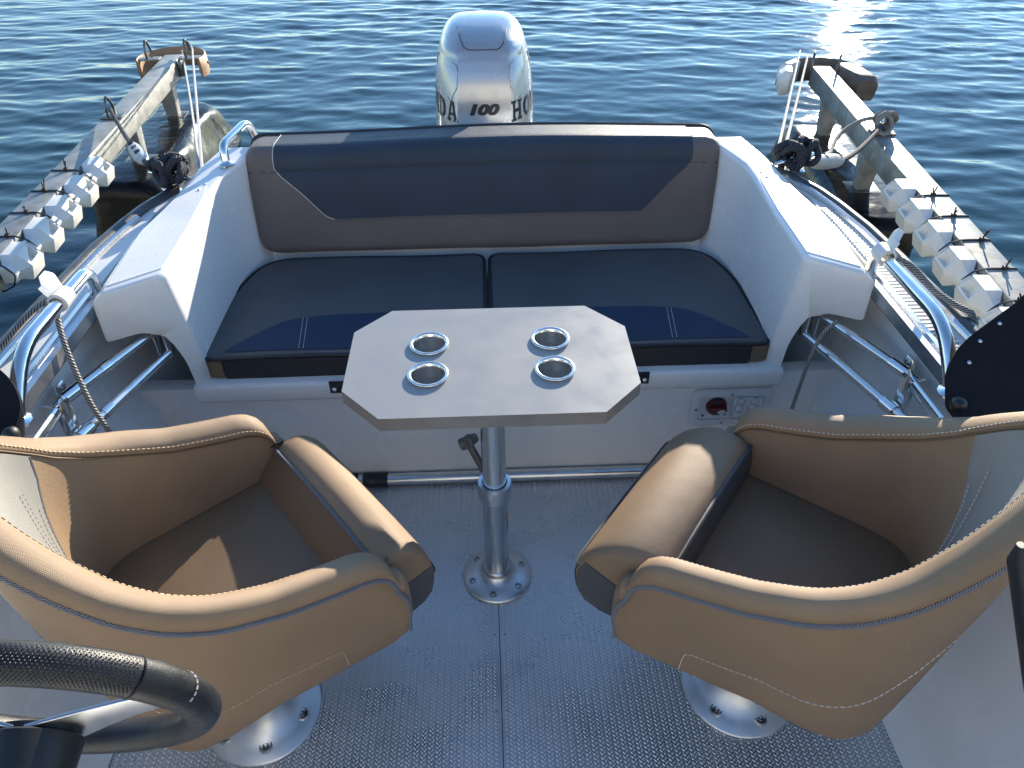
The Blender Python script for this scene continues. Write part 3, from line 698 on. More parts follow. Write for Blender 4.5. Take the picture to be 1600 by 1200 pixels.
# ------------------------------------------------------------------ swivel bucket chairs
def make_chair(label, loc, rotz, mirror, slide=(0.0, 0.0)):
    t = thing('swivel_chair', label, 'chair', loc, rotz, 'tan bucket seats facing the table')
    b = 0.245; xa, XR = -0.055, 0.268; SE = 3.7
    # plan of the wall's centre line, from the left arm round the back to the right arm
    raw = [Vector((-0.055 + 0.268 * (1 - i / 24) ** 0.8, b)) for i in range(24)]
    arcs = [PI * i / 48 for i in range(49)]
    raw += [Vector((xa - XR * math.sin(a), b * math.cos(a))) for a in arcs]
    sq = raw[:24] + [Vector((xa - (XR - 0.022) * abs(math.sin(a)) ** (2 / SE), b * math.copysign(abs(math.cos(a)) ** (2 / SE), math.cos(a)))) for a in arcs]
    raw += [Vector((xa + 0.268 * (i / 24) ** 0.8, -b)) for i in range(1, 25)]
    sq += raw[len(sq):]
    n = len(raw)
    nor = []
    for i in range(n):
        t_ = (raw[min(n - 1, i + 1)] - raw[max(0, i - 1)]).normalized(); nor.append(Vector((t_.y, -t_.x)))
    if nor[0].y < 0: nor = [-v for v in nor]
    def back(i): return max(0.0, -nor[i].x)               # 0 on the arms, 1 in the middle of the back
    def zt(i):
        x = raw[i].x
        return -0.015 + interp(x, [(-0.325, 0.965), (-0.30, 0.935), (-0.25, 0.862), (-0.20, 0.797), (-0.15, 0.752), (-0.10, 0.720), (-0.04, 0.690), (0.0, 0.670), (0.06, 0.650), (0.10, 0.638), (0.14, 0.627), (0.165, 0.615), (0.185, 0.595), (0.198, 0.568), (0.205, 0.535)])
    def zb(i): return interp(raw[i].x, [(-0.32, 0.385), (-0.25, 0.350), (-0.18, 0.332), (-0.05, 0.338), (0.0, 0.328), (0.10, 0.312), (0.17, 0.300), (0.19, 0.302), (0.205, 0.318)])
    def lean(i): return 0.10
    def at(i, o, z):
        off = o + lean(i) * (z - zt(i))
        w = max(0.0, min(1.0, (0.68 - z) / 0.30)); w = w * w * (3 - 2 * w)
        p = raw[i].lerp(sq[i], w) + nor[i] * off
        return Vector((p.x, p.y, z))
    I = range(n)
    # outer shell: from the piping seam down and under
    def ring_outer(i, lift=0.0):
        Zt, Zb = zt(i), zb(i); zs = Zt - 0.048
        pts = [(0.022, zs), (0.024, zs - 0.012)]
        for k in range(1, 10):
            z = zs - 0.012 + (Zb + 0.014 - zs + 0.012) * k / 9; pts.append((0.024 + 0.007 * math.sin(PI * k / 9), z))
        pts += [(0.021, Zb + 0.004), (0.014, Zb), (-0.006, Zb - 0.001)]
        return [at(i, o + lift, z) for o, z in pts]
    def with_ends(fn, tot=0.02, m_=6):
        """rounds the two arm ends by shrinking the last rings towards their middle"""
        rings = [fn(i) for i in I]
        def cap_rings(rg, d, total=tot):
            out = []; c = sum((Vector(p) for p in rg), Vector()) / len(rg)
            for k in range(1, m_ + 1):
                a = k / m_ * PI / 2; s = math.cos(a); e = math.sin(a) * total
                out.append([c + (Vector(p) - c) * Vector((1, 1, 1)).x * (0.0 if k == m_ else (0.25 * s + 0.75 * max(0.0, s) ** 0.35)) + d * e for p in rg])
            return out
        d = Vector((1, 0, 0))
        return cap_rings(rings[0], d)[::-1] + rings + cap_rings(rings[-1], d)
    def section(i):
        Zt, Zb = zt(i), zb(i)
        inner = [(-0.024, 0.40), (-0.027, 0.44), (-0.028, 0.47), (-0.0275, 0.47 + (Zt - 0.505) * 0.5), (-0.0265, Zt - 0.030), (-0.025, Zt - 0.020)]
        roll_ = [(-0.022, Zt - 0.016), (-0.015, Zt - 0.006), (-0.004, Zt - 0.001), (0.006, Zt - 0.004), (0.016, Zt - 0.014), (0.021, Zt - 0.030), (0.022, Zt - 0.042)]
        outer = ring_outer(i)
        return [at(i, o, z) for o, z in inner + roll_] + outer + [at(i, -0.016, Zb + 0.02)]
    mb = MB(); mb.loft(with_ends(section), True); shell = obj('shell', mb, 'tan', t, angle=75)
    # raised roll as its own piece of vinyl
    def roll(i):
        Zt = zt(i)
        return [at(i, o, z) for o, z in [(-0.0255, Zt - 0.029), (-0.0290, Zt - 0.021), (-0.0270, Zt - 0.011), (-0.0195, Zt - 0.002), (-0.0075, Zt + 0.0045), (0.0065, Zt + 0.0075), (0.0180, Zt + 0.0035), (0.0262, Zt - 0.009), (0.0288, Zt - 0.022), (0.0278, Zt - 0.034), (0.022, Zt - 0.040), (0.0, Zt - 0.03)]]
    mb = MB(); mb.loft(with_ends(roll, 0.007), True); obj('rolled_rim', mb, 'tan', t, angle=75)
    # piping on both seams
    def end_run(i, sgn_i):
        return []
    pp = [at(i, 0.0268, zt(i) - 0.041) for i in I]
    e0 = [Vector((0.226, (b + 0.030) , 0.455)), Vector((0.232, (b + 0.034), 0.49)), Vector((0.224, b + 0.040, 0.520))]
    fe = lambda s: [at(0 if s > 0 else n - 1, 0.026, zz) + Vector((0.007, 0, 0)) for zz in (0.336, 0.38, 0.44)]
    pp = pp[1:-1]; pipe = fe(1) + pp + fe(-1)[::-1]
    mb = MB(); mb.tube(smooth_path(pipe, 3), 0.0052, 8); obj('piping', mb, 'piping_grey', t)
    mb = MB(); mb.tube([at(i, -0.0280, zt(i) - 0.0285) for i in I], 0.0016, 5); obj('inner_seam', mb, 'seat_tan', t)
    stitches([at(i, -0.0285, zt(i) - 0.0135) for i in I], 'thread_tan' if mirror else 'thread', t, 0.0011, 0.0055, 0.004)
    # stitched line on the lower side panels
    st = []
    for i in I:
        if raw[i].x <= 0.075: st.append(i)
    for part in (st[:len(st) // 2], st[len(st) // 2:]):
        pts = [at(i, 0.0315, zb(i) + (zt(i) - 0.048 - zb(i)) * interp(raw[i].x, [(-0.32, 0.50), (-0.2, 0.42), (-0.1, 0.36), (0.08, 0.36)])) for i in part]
        end = pts[0] if raw[part[0]].x > raw[part[-1]].x else pts[-1]
        tail = [end + Vector((0.010, 0, -0.008)), end + Vector((0.014, 0, -0.04)), end + Vector((0.016, 0, -0.075))]
        tail = [Vector((p.x, p.y - (1 if p.y > 0 else -1) * 0.007 * max(0, (end.z - p.z)) / 0.075, p.z)) for p in tail]
        full = (tail[::-1] + pts) if raw[part[0]].x > raw[part[-1]].x else (pts + tail)
        stitches(full, 'thread_tan' if mirror else 'thread', t, 0.0012, 0.008, 0.003)
    # grey back panel with its piped darts
    mid = n // 2
    def zin(i, f): return 0.44 + (zt(i) - 0.034 - 0.44) * f
    def gw(f): return interp(f, [(0.0, 0.075), (0.3, 0.10), (0.6, 0.145), (0.85, 0.19), (1.0, 0.205)])
    fs = [k / 14 for k in range(15)]
    arc = [0.0]
    for i in range(1, n): arc.append(arc[-1] + (raw[i] - raw[i - 1]).length)
    def at_arc(s_, o, f):
        s_ += arc[mid]
        for i in range(1, n):
            if arc[i] >= s_:
                w = (s_ - arc[i - 1]) / (arc[i] - arc[i - 1]); return at(i - 1, o, zin(i - 1, f)).lerp(at(i, o, zin(i, f)), w)
        return at(n - 1, o, zin(n - 1, f))
    mb = MB(); mb.loft([[at_arc(-gw(f) + 2 * gw(f) * k / 20, -0.0300 - 0.008 * math.sin(PI * f) * math.sin(PI * k / 20), f) for k in range(21)] for f in fs], False)
    obj('back_panel', mb, 'chair_grey', t, angle=70)
    for s in (-1, 1):
        for w0 in (0.62, 0.86):
            path = [at_arc(s * gw(f) * (w0 + 0.10 * f), -0.0335 - 0.008 * math.sin(PI * f) * math.sin(PI * (0.5 + 0.5 * s * w0)), f) for f in [k / 20 for k in range(15 if w0 > 0.7 else 17)]]
            stitches(path, 'thread', t, 0.0011, 0.005, 0.004)
        mb = MB(); mb.tube([at_arc(s * gw(f), -0.0300, f) for f in fs], 0.0018, 5); obj('panel_seam', mb, 'chair_grey', t)
    # seat cushion
    so_ = dens(rounded_poly([(0.17, -0.212), (0.17, 0.212), (-0.17, 0.202), (-0.25, 0.16), (-0.25, -0.16), (-0.17, -0.202)], [0.02, 0.02, 0.06, 0.05, 0.05, 0.06], 7), 0.03)
    mb = cushion_mesh(so_, 0.10, 0.022, lambda u, v, d: Vector((u, v, 0.365 + d - 0.06 * 0.25 * (0.17 - u))), 0.014); obj('seat', mb, 'seat_tan', t, angle=70)
    mb = MB(); mb.tube([Vector((u, v, 0.365 + 0.084 - 0.015 * (0.17 - u))) for u, v in so_], 0.004, 6, closed=True); obj('seat_piping', mb, 'piping_black', t)
    for s in (-1, 1):
        mb = MB(); mb.tube([Vector((0.115, s * 0.208, 0.466)), Vector((0.055, s * 0.207, 0.465))], (0.004, 0.002), 6); obj('seat_strap', mb, 'grey_plastic', t)
    # flip-up bolster across the front
    def bol(y):
        f = min(1.0, (0.205 - abs(y)) / 0.026); f = max(0.0, f); s = 0.84 + 0.16 * math.sqrt(max(0, 1 - (1 - f) ** 2))
        lift = 0.016 * (1 - (y / 0.2) ** 2)
        prof = [(0.150, 0.385), (0.140, 0.420), (0.137, 0.470), (0.140, 0.510), (0.149, 0.536), (0.170, 0.549), (0.200, 0.553), (0.235, 0.547), (0.268, 0.532), (0.298, 0.508), (0.322, 0.478), (0.337, 0.446), (0.342, 0.412), (0.336, 0.372), (0.317, 0.345), (0.276, 0.335), (0.20, 0.342)]
        if mirror: prof = [(x_ - 0.045, z_ - 0.012) for x_, z_ in [(0.165, 0.385), (0.160, 0.43), (0.175, 0.465), (0.205, 0.500), (0.238, 0.530), (0.262, 0.543), (0.288, 0.543), (0.312, 0.531), (0.332, 0.510), (0.347, 0.482), (0.356, 0.452), (0.360, 0.425), (0.358, 0.395), (0.350, 0.365), (0.325, 0.345), (0.28, 0.335), (0.21, 0.345)]]
        c = Vector((0.245, 0.43))
        return [Vector((c.x + (x - c.x) * s, y * 1.085, c.y + (z - c.y) * s + lift * max(0, (z - 0.42) / 0.12))) for x, z in prof]
    ys = [-0.205, -0.203, -0.197, -0.188, -0.178] + [-0.16 + 0.32 * k / 12 for k in range(13)] + [0.178, 0.188, 0.197, 0.203, 0.205]
    mb = MB(); mb.loft([bol(y) for y in ys], True, True, True); obj('front_bolster', mb, 'tan', t, angle=75)
    mb = MB(); mb.loft([[p + (p - Vector((0.245, p.y, 0.43))).normalized() * 0.0022 for p in bol(y)[11:17]] for y in ys[2:-2]], False); obj('bolster_front', mb, 'dark_grey', t, angle=75)
    mb = MB(); mb.loft([[p + (p - Vector((0.245, p.y, 0.43))).normalized() * 0.0022 for p in bol(y)[1:5]] for y in ys[2:-2]], False); obj('bolster_inner', mb, 'seat_tan' if mirror else 'dark_grey', t, angle=75)
    for idx, rr_ in ((4, 0.0042), (11, 0.003)):
        mb = MB(); mb.tube([bol(y)[idx] + (bol(y)[idx] - Vector((0.245, y * 1.085, 0.43))).normalized() * 0.002 for y in ys[1:-1]], rr_, 6)
        obj('bolster_piping', mb, 'piping_grey' if idx == 4 and mirror else 'dark_grey', t)
    for s in (-1, 1):
        rg = bol(s * 0.2045); cc = Vector((0.255, s * 0.2219, 0.43)); lowp = [p + Vector((0, s * 0.0025, 0)) for p in rg[10:17] + rg[:2]]
        mb = MB(); mb.loft([[q.lerp(cc, 0.06) for q in lowp], lowp, [q - Vector((0, s * 0.006, 0)) for q in lowp]], True, True, False); obj('bolster_end', mb, 'dark_grey', t, smooth=False)
        mb = MB(); mb.tube(smooth_path([(0.145, s * 0.212, 0.475), (0.175, s * 0.219, 0.515), (0.215, s * 0.214, 0.528)], 5), (0.010, 0.0025), 8); obj('hinge_gap_shade', mb, 'black_plastic', t)  # black strip drawn in for the shade of the hinge gap
    # underside pan and pedestal
    mb = MB(); mb.loft([[Vector((x * k, y * k, z)) for x, y in rounded_poly([(0.17, -0.17), (0.17, 0.17), (-0.13, 0.17), (-0.20, 0.08), (-0.20, -0.08), (-0.13, -0.17)], 0.05, 4)] for k, z in ((0.6, 0.27), (0.85, 0.285), (1.0, 0.33), (1.0, 0.38))], True, True, True); obj('seat_pan', mb, 'black_plastic', t)
    prof = [(0.128, 0.0), (0.1305, 0.002), (0.1305, 0.006), (0.127, 0.009), (0.104, 0.018), (0.078, 0.035), (0.058, 0.065), (0.046, 0.11), (0.041, 0.16), (0.040, 0.24), (0.060, 0.262), (0.060, 0.275)]
    mb = MB(); mb.lathe(prof, (0, 0, 0.001), 56); ped = obj('pedestal', mb, 'alu_spun', t, angle=60)
    boss = MB(); boss.lathe([(0.0155, -0.010), (0.0150, 0.004), (0.0135, 0.0075), (0.0105, 0.0080), (0.0100, 0.003), (0.0001, 0.003)], seg=20, cap=False)
    for k in range(6):
        a = R(k * 60 + (8 if mirror else 22)); bs = obj('bolt_boss', boss, 'alu', ped, angle=40); bs.location = (0.097 * math.cos(a), 0.097 * math.sin(a), 0.018)
        bt = obj('bolt', bolt_mb, 'screw', ped); bt.location = (0.097 * math.cos(a), 0.097 * math.sin(a), 0.0205)
    for ch in t.children:                                   # the bucket sits slid forward on its pedestal
        if ch != ped: ch.location = (slide[0], slide[1], slide[2] if len(slide) > 2 else 0.0)
    return t
make_chair('tan bucket chair on the left behind the steering wheel, sunlight falling on its brown seat', (-0.548, 0.886, 0), R(38), True, (0.057, 0.010, 0.0))
make_chair('tan bucket chair on the right with pale piped seams, turned towards the table', (0.557, 0.900, 0), R(143), False)

# ------------------------------------------------------------------ rails and fittings
def grab_tube(name, label, cat, pts, rad, r, mat='chrome', group=None, feet=True):
    t = thing(name, label, cat, pts[0], 0, group); o = Vector(pts[0])
    P = [Vector(p) - o for p in pts]
    mb = MB(); mb.tube(rounded_path(P, rad, 8), r, 16); obj('tube', mb, mat, t)
    if feet:
        for p in (P[0], P[-1]):
            mb = MB(); mb.lathe([(r * 1.9, 0.0), (r * 1.9, 0.003), (r * 1.2, 0.009), (r * 1.02, 0.014)], p, 20); obj('foot_flange', mb, mat, t)
    return t
hr = []
for sgn, nm in ((-1, 'left'), (1, 'right')):
    hr.append(grab_tube('deck_handrail', 'polished steel hoop handrail on the %s side deck%s' % (nm, ', holding the flecked cord' if sgn < 0 else ', beside the grooved deck strip'), 'handrail',
        [(sgn * 0.945, 1.565, 0.716), (sgn * 0.93, 1.545, 0.80), (sgn * 0.918, 1.20, 0.815), (sgn * 0.915, 1.10, 0.716)], 0.09, 0.0145, group='deck handrails'))
    # white plastic line holder on the rail
    t = thing('line_clip', 'white plastic line clip on the %s deck handrail' % nm, 'clip', (sgn * (0.925), 1.40 if sgn < 0 else 1.50, 0.81), 0, 'line clips')
    mb = MB(); mb.lathe([(0.0150, -0.022), (0.0215, -0.020), (0.0215, 0.020), (0.0150, 0.022)], rot=Matrix.Rotation(PI / 2, 3, 'X'), seg=20, cap=False); obj('clamp', mb, 'white_plastic', t)
    mb = MB(); mb.prism(rounded_poly([(-0.012, 0.01), (0.012, 0.01), (0.020, 0.055), (0.006, 0.075), (-0.006, 0.050), (-0.016, 0.052)], 0.006, 3), -0.012, 0.012, lambda x, y, z: (-sgn * -0.4 * y + x * 0.3, z + y * 0.1 + x, y * 0.75)); obj('hook', mb, 'white_plastic', t, bevel=0.003)
    mb = MB(); mb.box((sgn * 0.03, -0.01, -0.015), (0.045, 0.030, 0.014)); obj('jaw', mb, 'white_plastic', t, bevel=0.004)
    # folded canopy bows under the coaming
    t = thing('canopy_bow', 'pair of folded steel canopy tubes with hinge on the %s cockpit side' % nm, 'canopy frame', (0, 0, 0), 0, 'canopy frames')
    A0, A1 = Vector((sgn * 0.842, 1.60, 0.600)), Vector((sgn * 0.950, 1.285, 0.618))
    B0, B1 = Vector((sgn * 0.826, 1.56, 0.545)), Vector((sgn * 0.955, 1.02, 0.575))
    mb = MB(); mb.tube([A0, A1], 0.0125, 14); obj('upper_tube', mb, 'stainless', t)
    mb = MB(); mb.tube([B0, B1], 0.0125, 14); obj('lower_tube', mb, 'stainless', t)
    d = (A1 - A0).normalized(); mb = MB(); mb.tube([A1 - d * 0.055, A1], [(0.0155), (0.0155)], 16); sl_ = obj('end_socket', mb, 'chrome', t)
    mb = MB(); mb.tube([A1 + d * -0.002, A1 + d * 0.018], 0.010, 12); obj('eye_end', mb, 'chrome', t)
    hp = A1 + d * 0.028; db = (B1 - B0).normalized(); k_ = (hp - B0).dot(db); bp = B0 + db * k_
    rot = db.to_track_quat('X', 'Z').to_matrix()
    for o_s in (-0.010, 0.010):
        mb = MB(); mb.box((hp + bp) / 2 + rot @ Vector((0, o_s, 0.004)), (0.026, 0.0035, (hp - bp).length + 0.02), rot); obj('hinge_cheek', mb, 'chrome', t, bevel=0.0012)
    mb = MB(); mb.tube([hp + rot @ Vector((0, -0.017, 0)), hp + rot @ Vector((0, 0.017, 0))], 0.005, 10); obj('hinge_pin', mb, 'chrome', t)
    mb = MB(); mb.tube([bp - db * 0.02, bp + db * 0.02], 0.0165, 16); obj('slide_collar', mb, 'chrome', t)
    for frac in ((0.30,) if sgn < 0 else ()):
        q_ = A0.lerp(A1, frac + 0.25); mb = MB(); mb.tube([q_, q_ + d * 0.03], 0.0145, 14); obj('sleeve', mb, 'chrome', t)
        q_ = B0.lerp(B1, 0.42); mb = MB(); mb.tube([q_, q_ + db * 0.03], 0.0145, 14); obj('sleeve', mb, 'chrome', t)
    # jaw hinge where the bows meet the coaming
    jm = (A0 + B0) / 2; 
    for o_s in (-0.012, 0.012):
        mb = MB(); mb.box(jm + Vector((o_s, -0.012, 0)), (0.004, 0.030, 0.085)); obj('deck_jaw', mb, 'chrome', t, bevel=0.0012)
    # flat grab bar on the liner
    g0, g1 = Vector((sgn * 0.965, 1.335, 0.625)), Vector((sgn * 0.962, 0.86, 0.640))
    t = thing('grab_bar', 'flat polished grab bar on the inner %s wall beside the canopy tubes' % nm, 'grab bar', g0, 0, 'cockpit grab bars')
    mb = MB(); d = g1 - g0; dn = d.normalized(); side = Vector((-sgn, 0, 0)); upd = Vector((0, 0, 1))
    path = [Vector((0, 0, 0)), side * 0.0 + dn * 0.028, side * 0.034 + dn * 0.075, side * 0.036 + d - dn * 0.075, d - dn * 0.028, d]
    mb.tube(rounded_path(path, 0.02, 5), (0.0065, 0.0145), 12, flat=side); obj('bar', mb, 'stainless', t)
    for p in (dn * 0.012, d - dn * 0.012):
        mb = MB(); mb.lathe([(0.0001, 0.005), (0.004, 0.005), (0.006, 0.002), (0.0065, 0)], p + side * 0.005, 12, rot=Vector(side).to_track_quat('Z', 'Y').to_matrix()); obj('screw', mb, 'screw', t)
grab_tube('stern_handrail', 'short polished steel handrail beside the left end of the backrest cushion', 'handrail', [(-0.785, 2.20, 0.785), (-0.790, 2.215, 0.838), (-0.755, 2.40, 0.850), (-0.74, 2.43, 0.72)], 0.045, 0.0125)

# black end panels of the console at the picture's edges, one each side
for sgn, nm in ((-1, 'left'), (1, 'right')):
    t = thing('side_console', 'black textured console end on the %s side deck%s' % (nm, '' if sgn < 0 else ', sunlit on its grained top'), 'console', (0, 0, 0), 0, 'black side consoles')
    pl_ = rounded_poly([(0.850, 0.957), (0.843, 1.046), (0.868, 1.088), (0.909, 1.122), (1.070, 1.212), (1.22, 1.29), (1.22, 1.00)], [0.02, 0.02, 0.025, 0.03, 0.03, 0.02, 0.02], 4)
    ztop = lambda y: 0.775 + 0.5 * (y - 1.0)
    rings = [[Vector((sgn * (x + dx), y + dx * 0.2, zz if zz else ztop(y) + dz)) for x, y in pl_] for zz, dx, dz in ((0.722, 0.03, 0), (None, 0.002, -0.012), (None, 0.0, -0.006), (None, 0.004, 0.0))]
    mb = MB(); mb.loft(rings, True, True, True); obj('console_body', mb, 'console', t, angle=30)
    mb = MB(); mb.lathe([(0.012, 0), (0.014, 0.006), (0.013, 0.016), (0.008, 0.021), (0.0001, 0.022)], (sgn * 0.862, 1.000, 0.772), 18, rot=Matrix.Rotation(-sgn * R(70), 3, 'Y')); obj('knob', mb, 'black_plastic', t)
    for x, y in ((0.985, 1.148), (0.935, 1.115), (0.90, 1.075)):
        s = obj('screw', screw_mb, 'alu', t); s.location = (sgn * x, y, ztop(y)); s.rotation_euler = (math.atan(0.5), 0, 0)

# battery switch panel on the bench front
sp = thing('switch_panel', 'recessed grey switch panel with red battery switch and six round breaker buttons', 'switch panel', (0.69, 1.609, 0.262))
mb = MB()
outer = rounded_poly([(-0.118, -0.068), (0.118, -0.068), (0.118, 0.068), (-0.118, 0.068)], 0.026, 6)
mid_ = rounded_poly([(-0.110, -0.060), (0.110, -0.060), (0.110, 0.060), (-0.110, 0.060)], 0.022, 6)
inn = rounded_poly([(-0.094, -0.044), (0.094, -0.044), (0.094, 0.044), (-0.094, 0.044)], 0.014, 6)
mb.loft([[Vector((x, yy, z)) for x, z in pl] for pl, yy in ((outer, 0.0015), (outer, -0.004), (mid_, -0.010), (inn, -0.010), ([(x * 0.97, z * 0.95) for x, z in inn], -0.001))], True, False, True); obj('bezel', mb, 'panel_plastic', sp, angle=40)
mb = MB(); mb.box((0.048, -0.005, 0.0), (0.086, 0.006, 0.076)); obj('breaker_plate', mb, 'panel_plastic', sp, bevel=0.002)
mb = MB(); mb.lathe([(0.0285, 0.0), (0.0285, 0.010), (0.026, 0.014), (0.0001, 0.014)], (-0.043, -0.003, 0.008), 32, rot=Matrix.Rotation(PI / 2, 3, 'X')); sw = obj('battery_switch', mb, 'red', sp, angle=40)
for zz in (0.029, -0.013):
    mb = MB(); mb.box((-0.043, -0.0178, zz), (0.022, 0.002, 0.008)); obj('switch_mark', mb, 'green', sw, bevel=0.0005)
mb = MB(); mb.lathe([(0.0295, 0.0), (0.0300, 0.004), (0.0285, 0.006)], (-0.043, -0.003, 0.008), 32, rot=Matrix.Rotation(PI / 2, 3, 'X')); obj('switch_ring', mb, 'black_plastic', sw)
mb = MB(); mb.prism(rounded_poly([(-0.026, -0.009), (0.026, -0.009), (0.026, 0.009), (-0.026, 0.009)], 0.008, 4), 0, 0.012, lambda x, y, z: (-0.043 + x, -0.017 - z, 0.008 + y)); obj('switch_handle', mb, 'red', sw, bevel=0.002)
mb = MB(); mb.prism([(0.011 * math.cos(2 * PI * k / 24), 0.0062 * math.sin(2 * PI * k / 24)) for k in range(24)], 0, 0.0012, lambda x, y, z: (-0.034 + x * 0.97 - y * 0.2, -0.0292 - z, 0.004 + y + x * 0.22)); lb = obj('switch_label', mb, 'label_white', sw)
mb = MB(); mb.tube([(-0.041 + 0.014 * k / 12, -0.0308, 0.0020 + 0.004 * k / 12 + 0.0016 * math.sin(k * 1.4)) for k in range(13)], 0.0006, 5); obj('switch_print', mb, 'label_blue', sw)
for i, (x, z) in enumerate([(0.024, 0.026), (0.066, 0.027), (0.021, 0.002), (0.062, 0.003), (0.018, -0.022), (0.059, -0.020)]):
    mb = MB(); mb.lathe([(0.0115, 0.0), (0.0115, 0.007), (0.0095, 0.0105), (0.005, 0.012), (0.0001, 0.0122)], (x, -0.007, z), 20, rot=Matrix.Rotation(PI / 2, 3, 'X')); obj('breaker_button', mb, 'clear_cap' if i != 5 else 'black_plastic', sp)
for x, z in ((-0.102, 0.0), (0.102, 0.0), (-0.005, 0.053), (-0.02, -0.053), (-0.077, -0.028), (-0.012, -0.028)):
    mb = MB(); mb.lathe([(0.004, 0.0), (0.004, 0.002), (0.0001, 0.0025)], (x, -0.0105 if abs(x) > 0.09 or abs(z) > 0.04 else -0.004, z), 10, rot=Matrix.Rotation(PI / 2, 3, 'X')); obj('screw', mb, 'screw', sp)

# ------------------------------------------------------------------ outboard motor
mo = thing('outboard_motor', 'silver outboard motor with black lettering behind the bench backrest', 'outboard motor', (0.004, 0, 0))
SEC = [(0.10, 0.10, 2.72, 3.02), (0.42, 0.150, 2.685, 3.12), (0.50, 0.185, 2.665, 3.20), (0.60, 0.190, 2.655, 3.225), (0.72, 0.187, 2.655, 3.23), (0.80, 0.183, 2.662, 3.225), (0.86, 0.178, 2.675, 3.215), (0.90, 0.172, 2.690, 3.20), (0.935, 0.163, 2.708, 3.185), (0.962, 0.155, 2.728, 3.165), (0.985, 0.144, 2.757, 3.145), (1.003, 0.131, 2.795, 3.12), (1.017, 0.114, 2.84, 3.09), (1.026, 0.091, 2.89, 3.05), (1.030, 0.045, 2.94, 3.0)]
def motor_sec(z):
    w = interp(z, [(a[0], a[1]) for a in SEC]); yf = interp(z, [(a[0], a[2]) for a in SEC]); yb = interp(z, [(a[0], a[3]) for a in SEC]); return w, yf, yb
def motor_ring(z):
    w, yf, yb = motor_sec(z); fw = w * 0.50 if z < 0.95 else w * 0.58; L = yb - yf
    half = [(0, yf - 0.004), (fw * 0.55, yf - 0.0025), (fw, yf + 0.002), (fw + (w - fw) * 0.10, yf + 0.006), (fw + (w - fw) * 0.64, yf + L * 0.125), (fw + (w - fw) * 0.89, yf + L * 0.25), (w, yf + L * 0.42), (w * 0.99, yf + L * 0.62), (w * 0.86, yf + L * 0.86), (w * 0.5, yb - 0.012), (0, yb)]
    pts = half + [(-x, y) for x, y in half[-2:0:-1]]
    return [Vector((x, y, z)) for x, y in pts]
def dense_z(z0, z1, st):
    k = max(1, int((z1 - z0) / st)); return [z0 + (z1 - z0) * i / k for i in range(k + 1)]
zs_ = sorted(set([round(z, 4) for z in dense_z(0.50, 0.90, 0.04) + [a[0] for a in SEC if a[0] >= 0.9] + dense_z(0.9, 1.03, 0.01)]))
mb = MB(); mb.loft([motor_ring(z) for z in zs_], True, True, True); cowl = obj('cowling', mb, 'motor_silver', mo, angle=28)
mb = MB(); mb.loft([motor_ring(z) for z in (0.10, 0.3, 0.42, 0.495)], True, True, True); obj('lower_cover', mb, 'motor_silver', mo, angle=40)
mb = MB(); mb.loft([[Vector((v.x * 1.012, 2.94 + (v.y - 2.94) * 1.012, z)) for v in motor_ring(0.5)] for z in (0.485, 0.515)], True, True, True); obj('cowl_seal', mb, 'motor_dark', mo)
mb = MB(); mb.loft([[Vector((x, y, z)) for x, y in rounded_poly([(-a, b0), (a, b0), (a * 0.5, b1), (-a * 0.5, b1)], 0.03, 4)] for z, a, b0, b1 in ((0.12, 0.06, 2.80, 3.05), (-0.25, 0.05, 2.82, 3.08), (-0.6, 0.04, 2.85, 3.05))], True, True, True); obj('drive_leg', mb, 'motor_silver', mo)
mb = MB(); mb.box((0, 2.67, 0.25), (0.26, 0.10, 0.5)); obj('transom_bracket', mb, 'motor_dark', mo, bevel=0.02)
# lid seam on the front of the cowl
def on_front(x, z, lift=0.0):
    w, yf, yb = motor_sec(z); return Vector((x, yf - 0.0035 + 0.004 * (abs(x) / 0.09) ** 2 - lift, z + lift * 0.3))
seam = []
for x, z in rounded_poly([(-0.088, 1.018), (-0.066, 0.966), (0.066, 0.966), (0.088, 1.018)], [0, 0.024, 0.024, 0], 8): seam.append(on_front(x, z, 0.0006))
dn = []
for a, b_ in zip(seam, seam[1:]):
    for k in range(5):
        q_ = a.lerp(b_, k / 5); dn.append(on_front(q_.x, q_.z, 0.0004))
mb = MB(); mb.tube(dn, 0.0019, 6); obj('lid_seam', mb, 'motor_dark', cowl)
# air scoop recesses on the upper flanks
for s in (-1, 1):
    mb = MB(); pts = [(0.30, 0.935), (0.10, 0.925), (0.05, 0.905), (0.06, 0.86), (0.13, 0.805), (0.33, 0.90)]
    V = []
    for f, z in rounded_poly(pts, 0.012, 4):
        w, yf, yb = motor_sec(z); L = yb - yf; 
        ring = motor_ring(z)[2:7]; tt = f / 0.36; seg_ = min(3.999, tt * 4); i = int(seg_); q_ = ring[i].lerp(ring[i + 1], seg_ - i)
        V.append(Vector((s * (q_.x + 0.0018), q_.y - 0.0012, q_.z)))
    mb.tube(V, 0.0022, 6, closed=True); obj('flank_crease', mb, 'motor_silver', cowl)
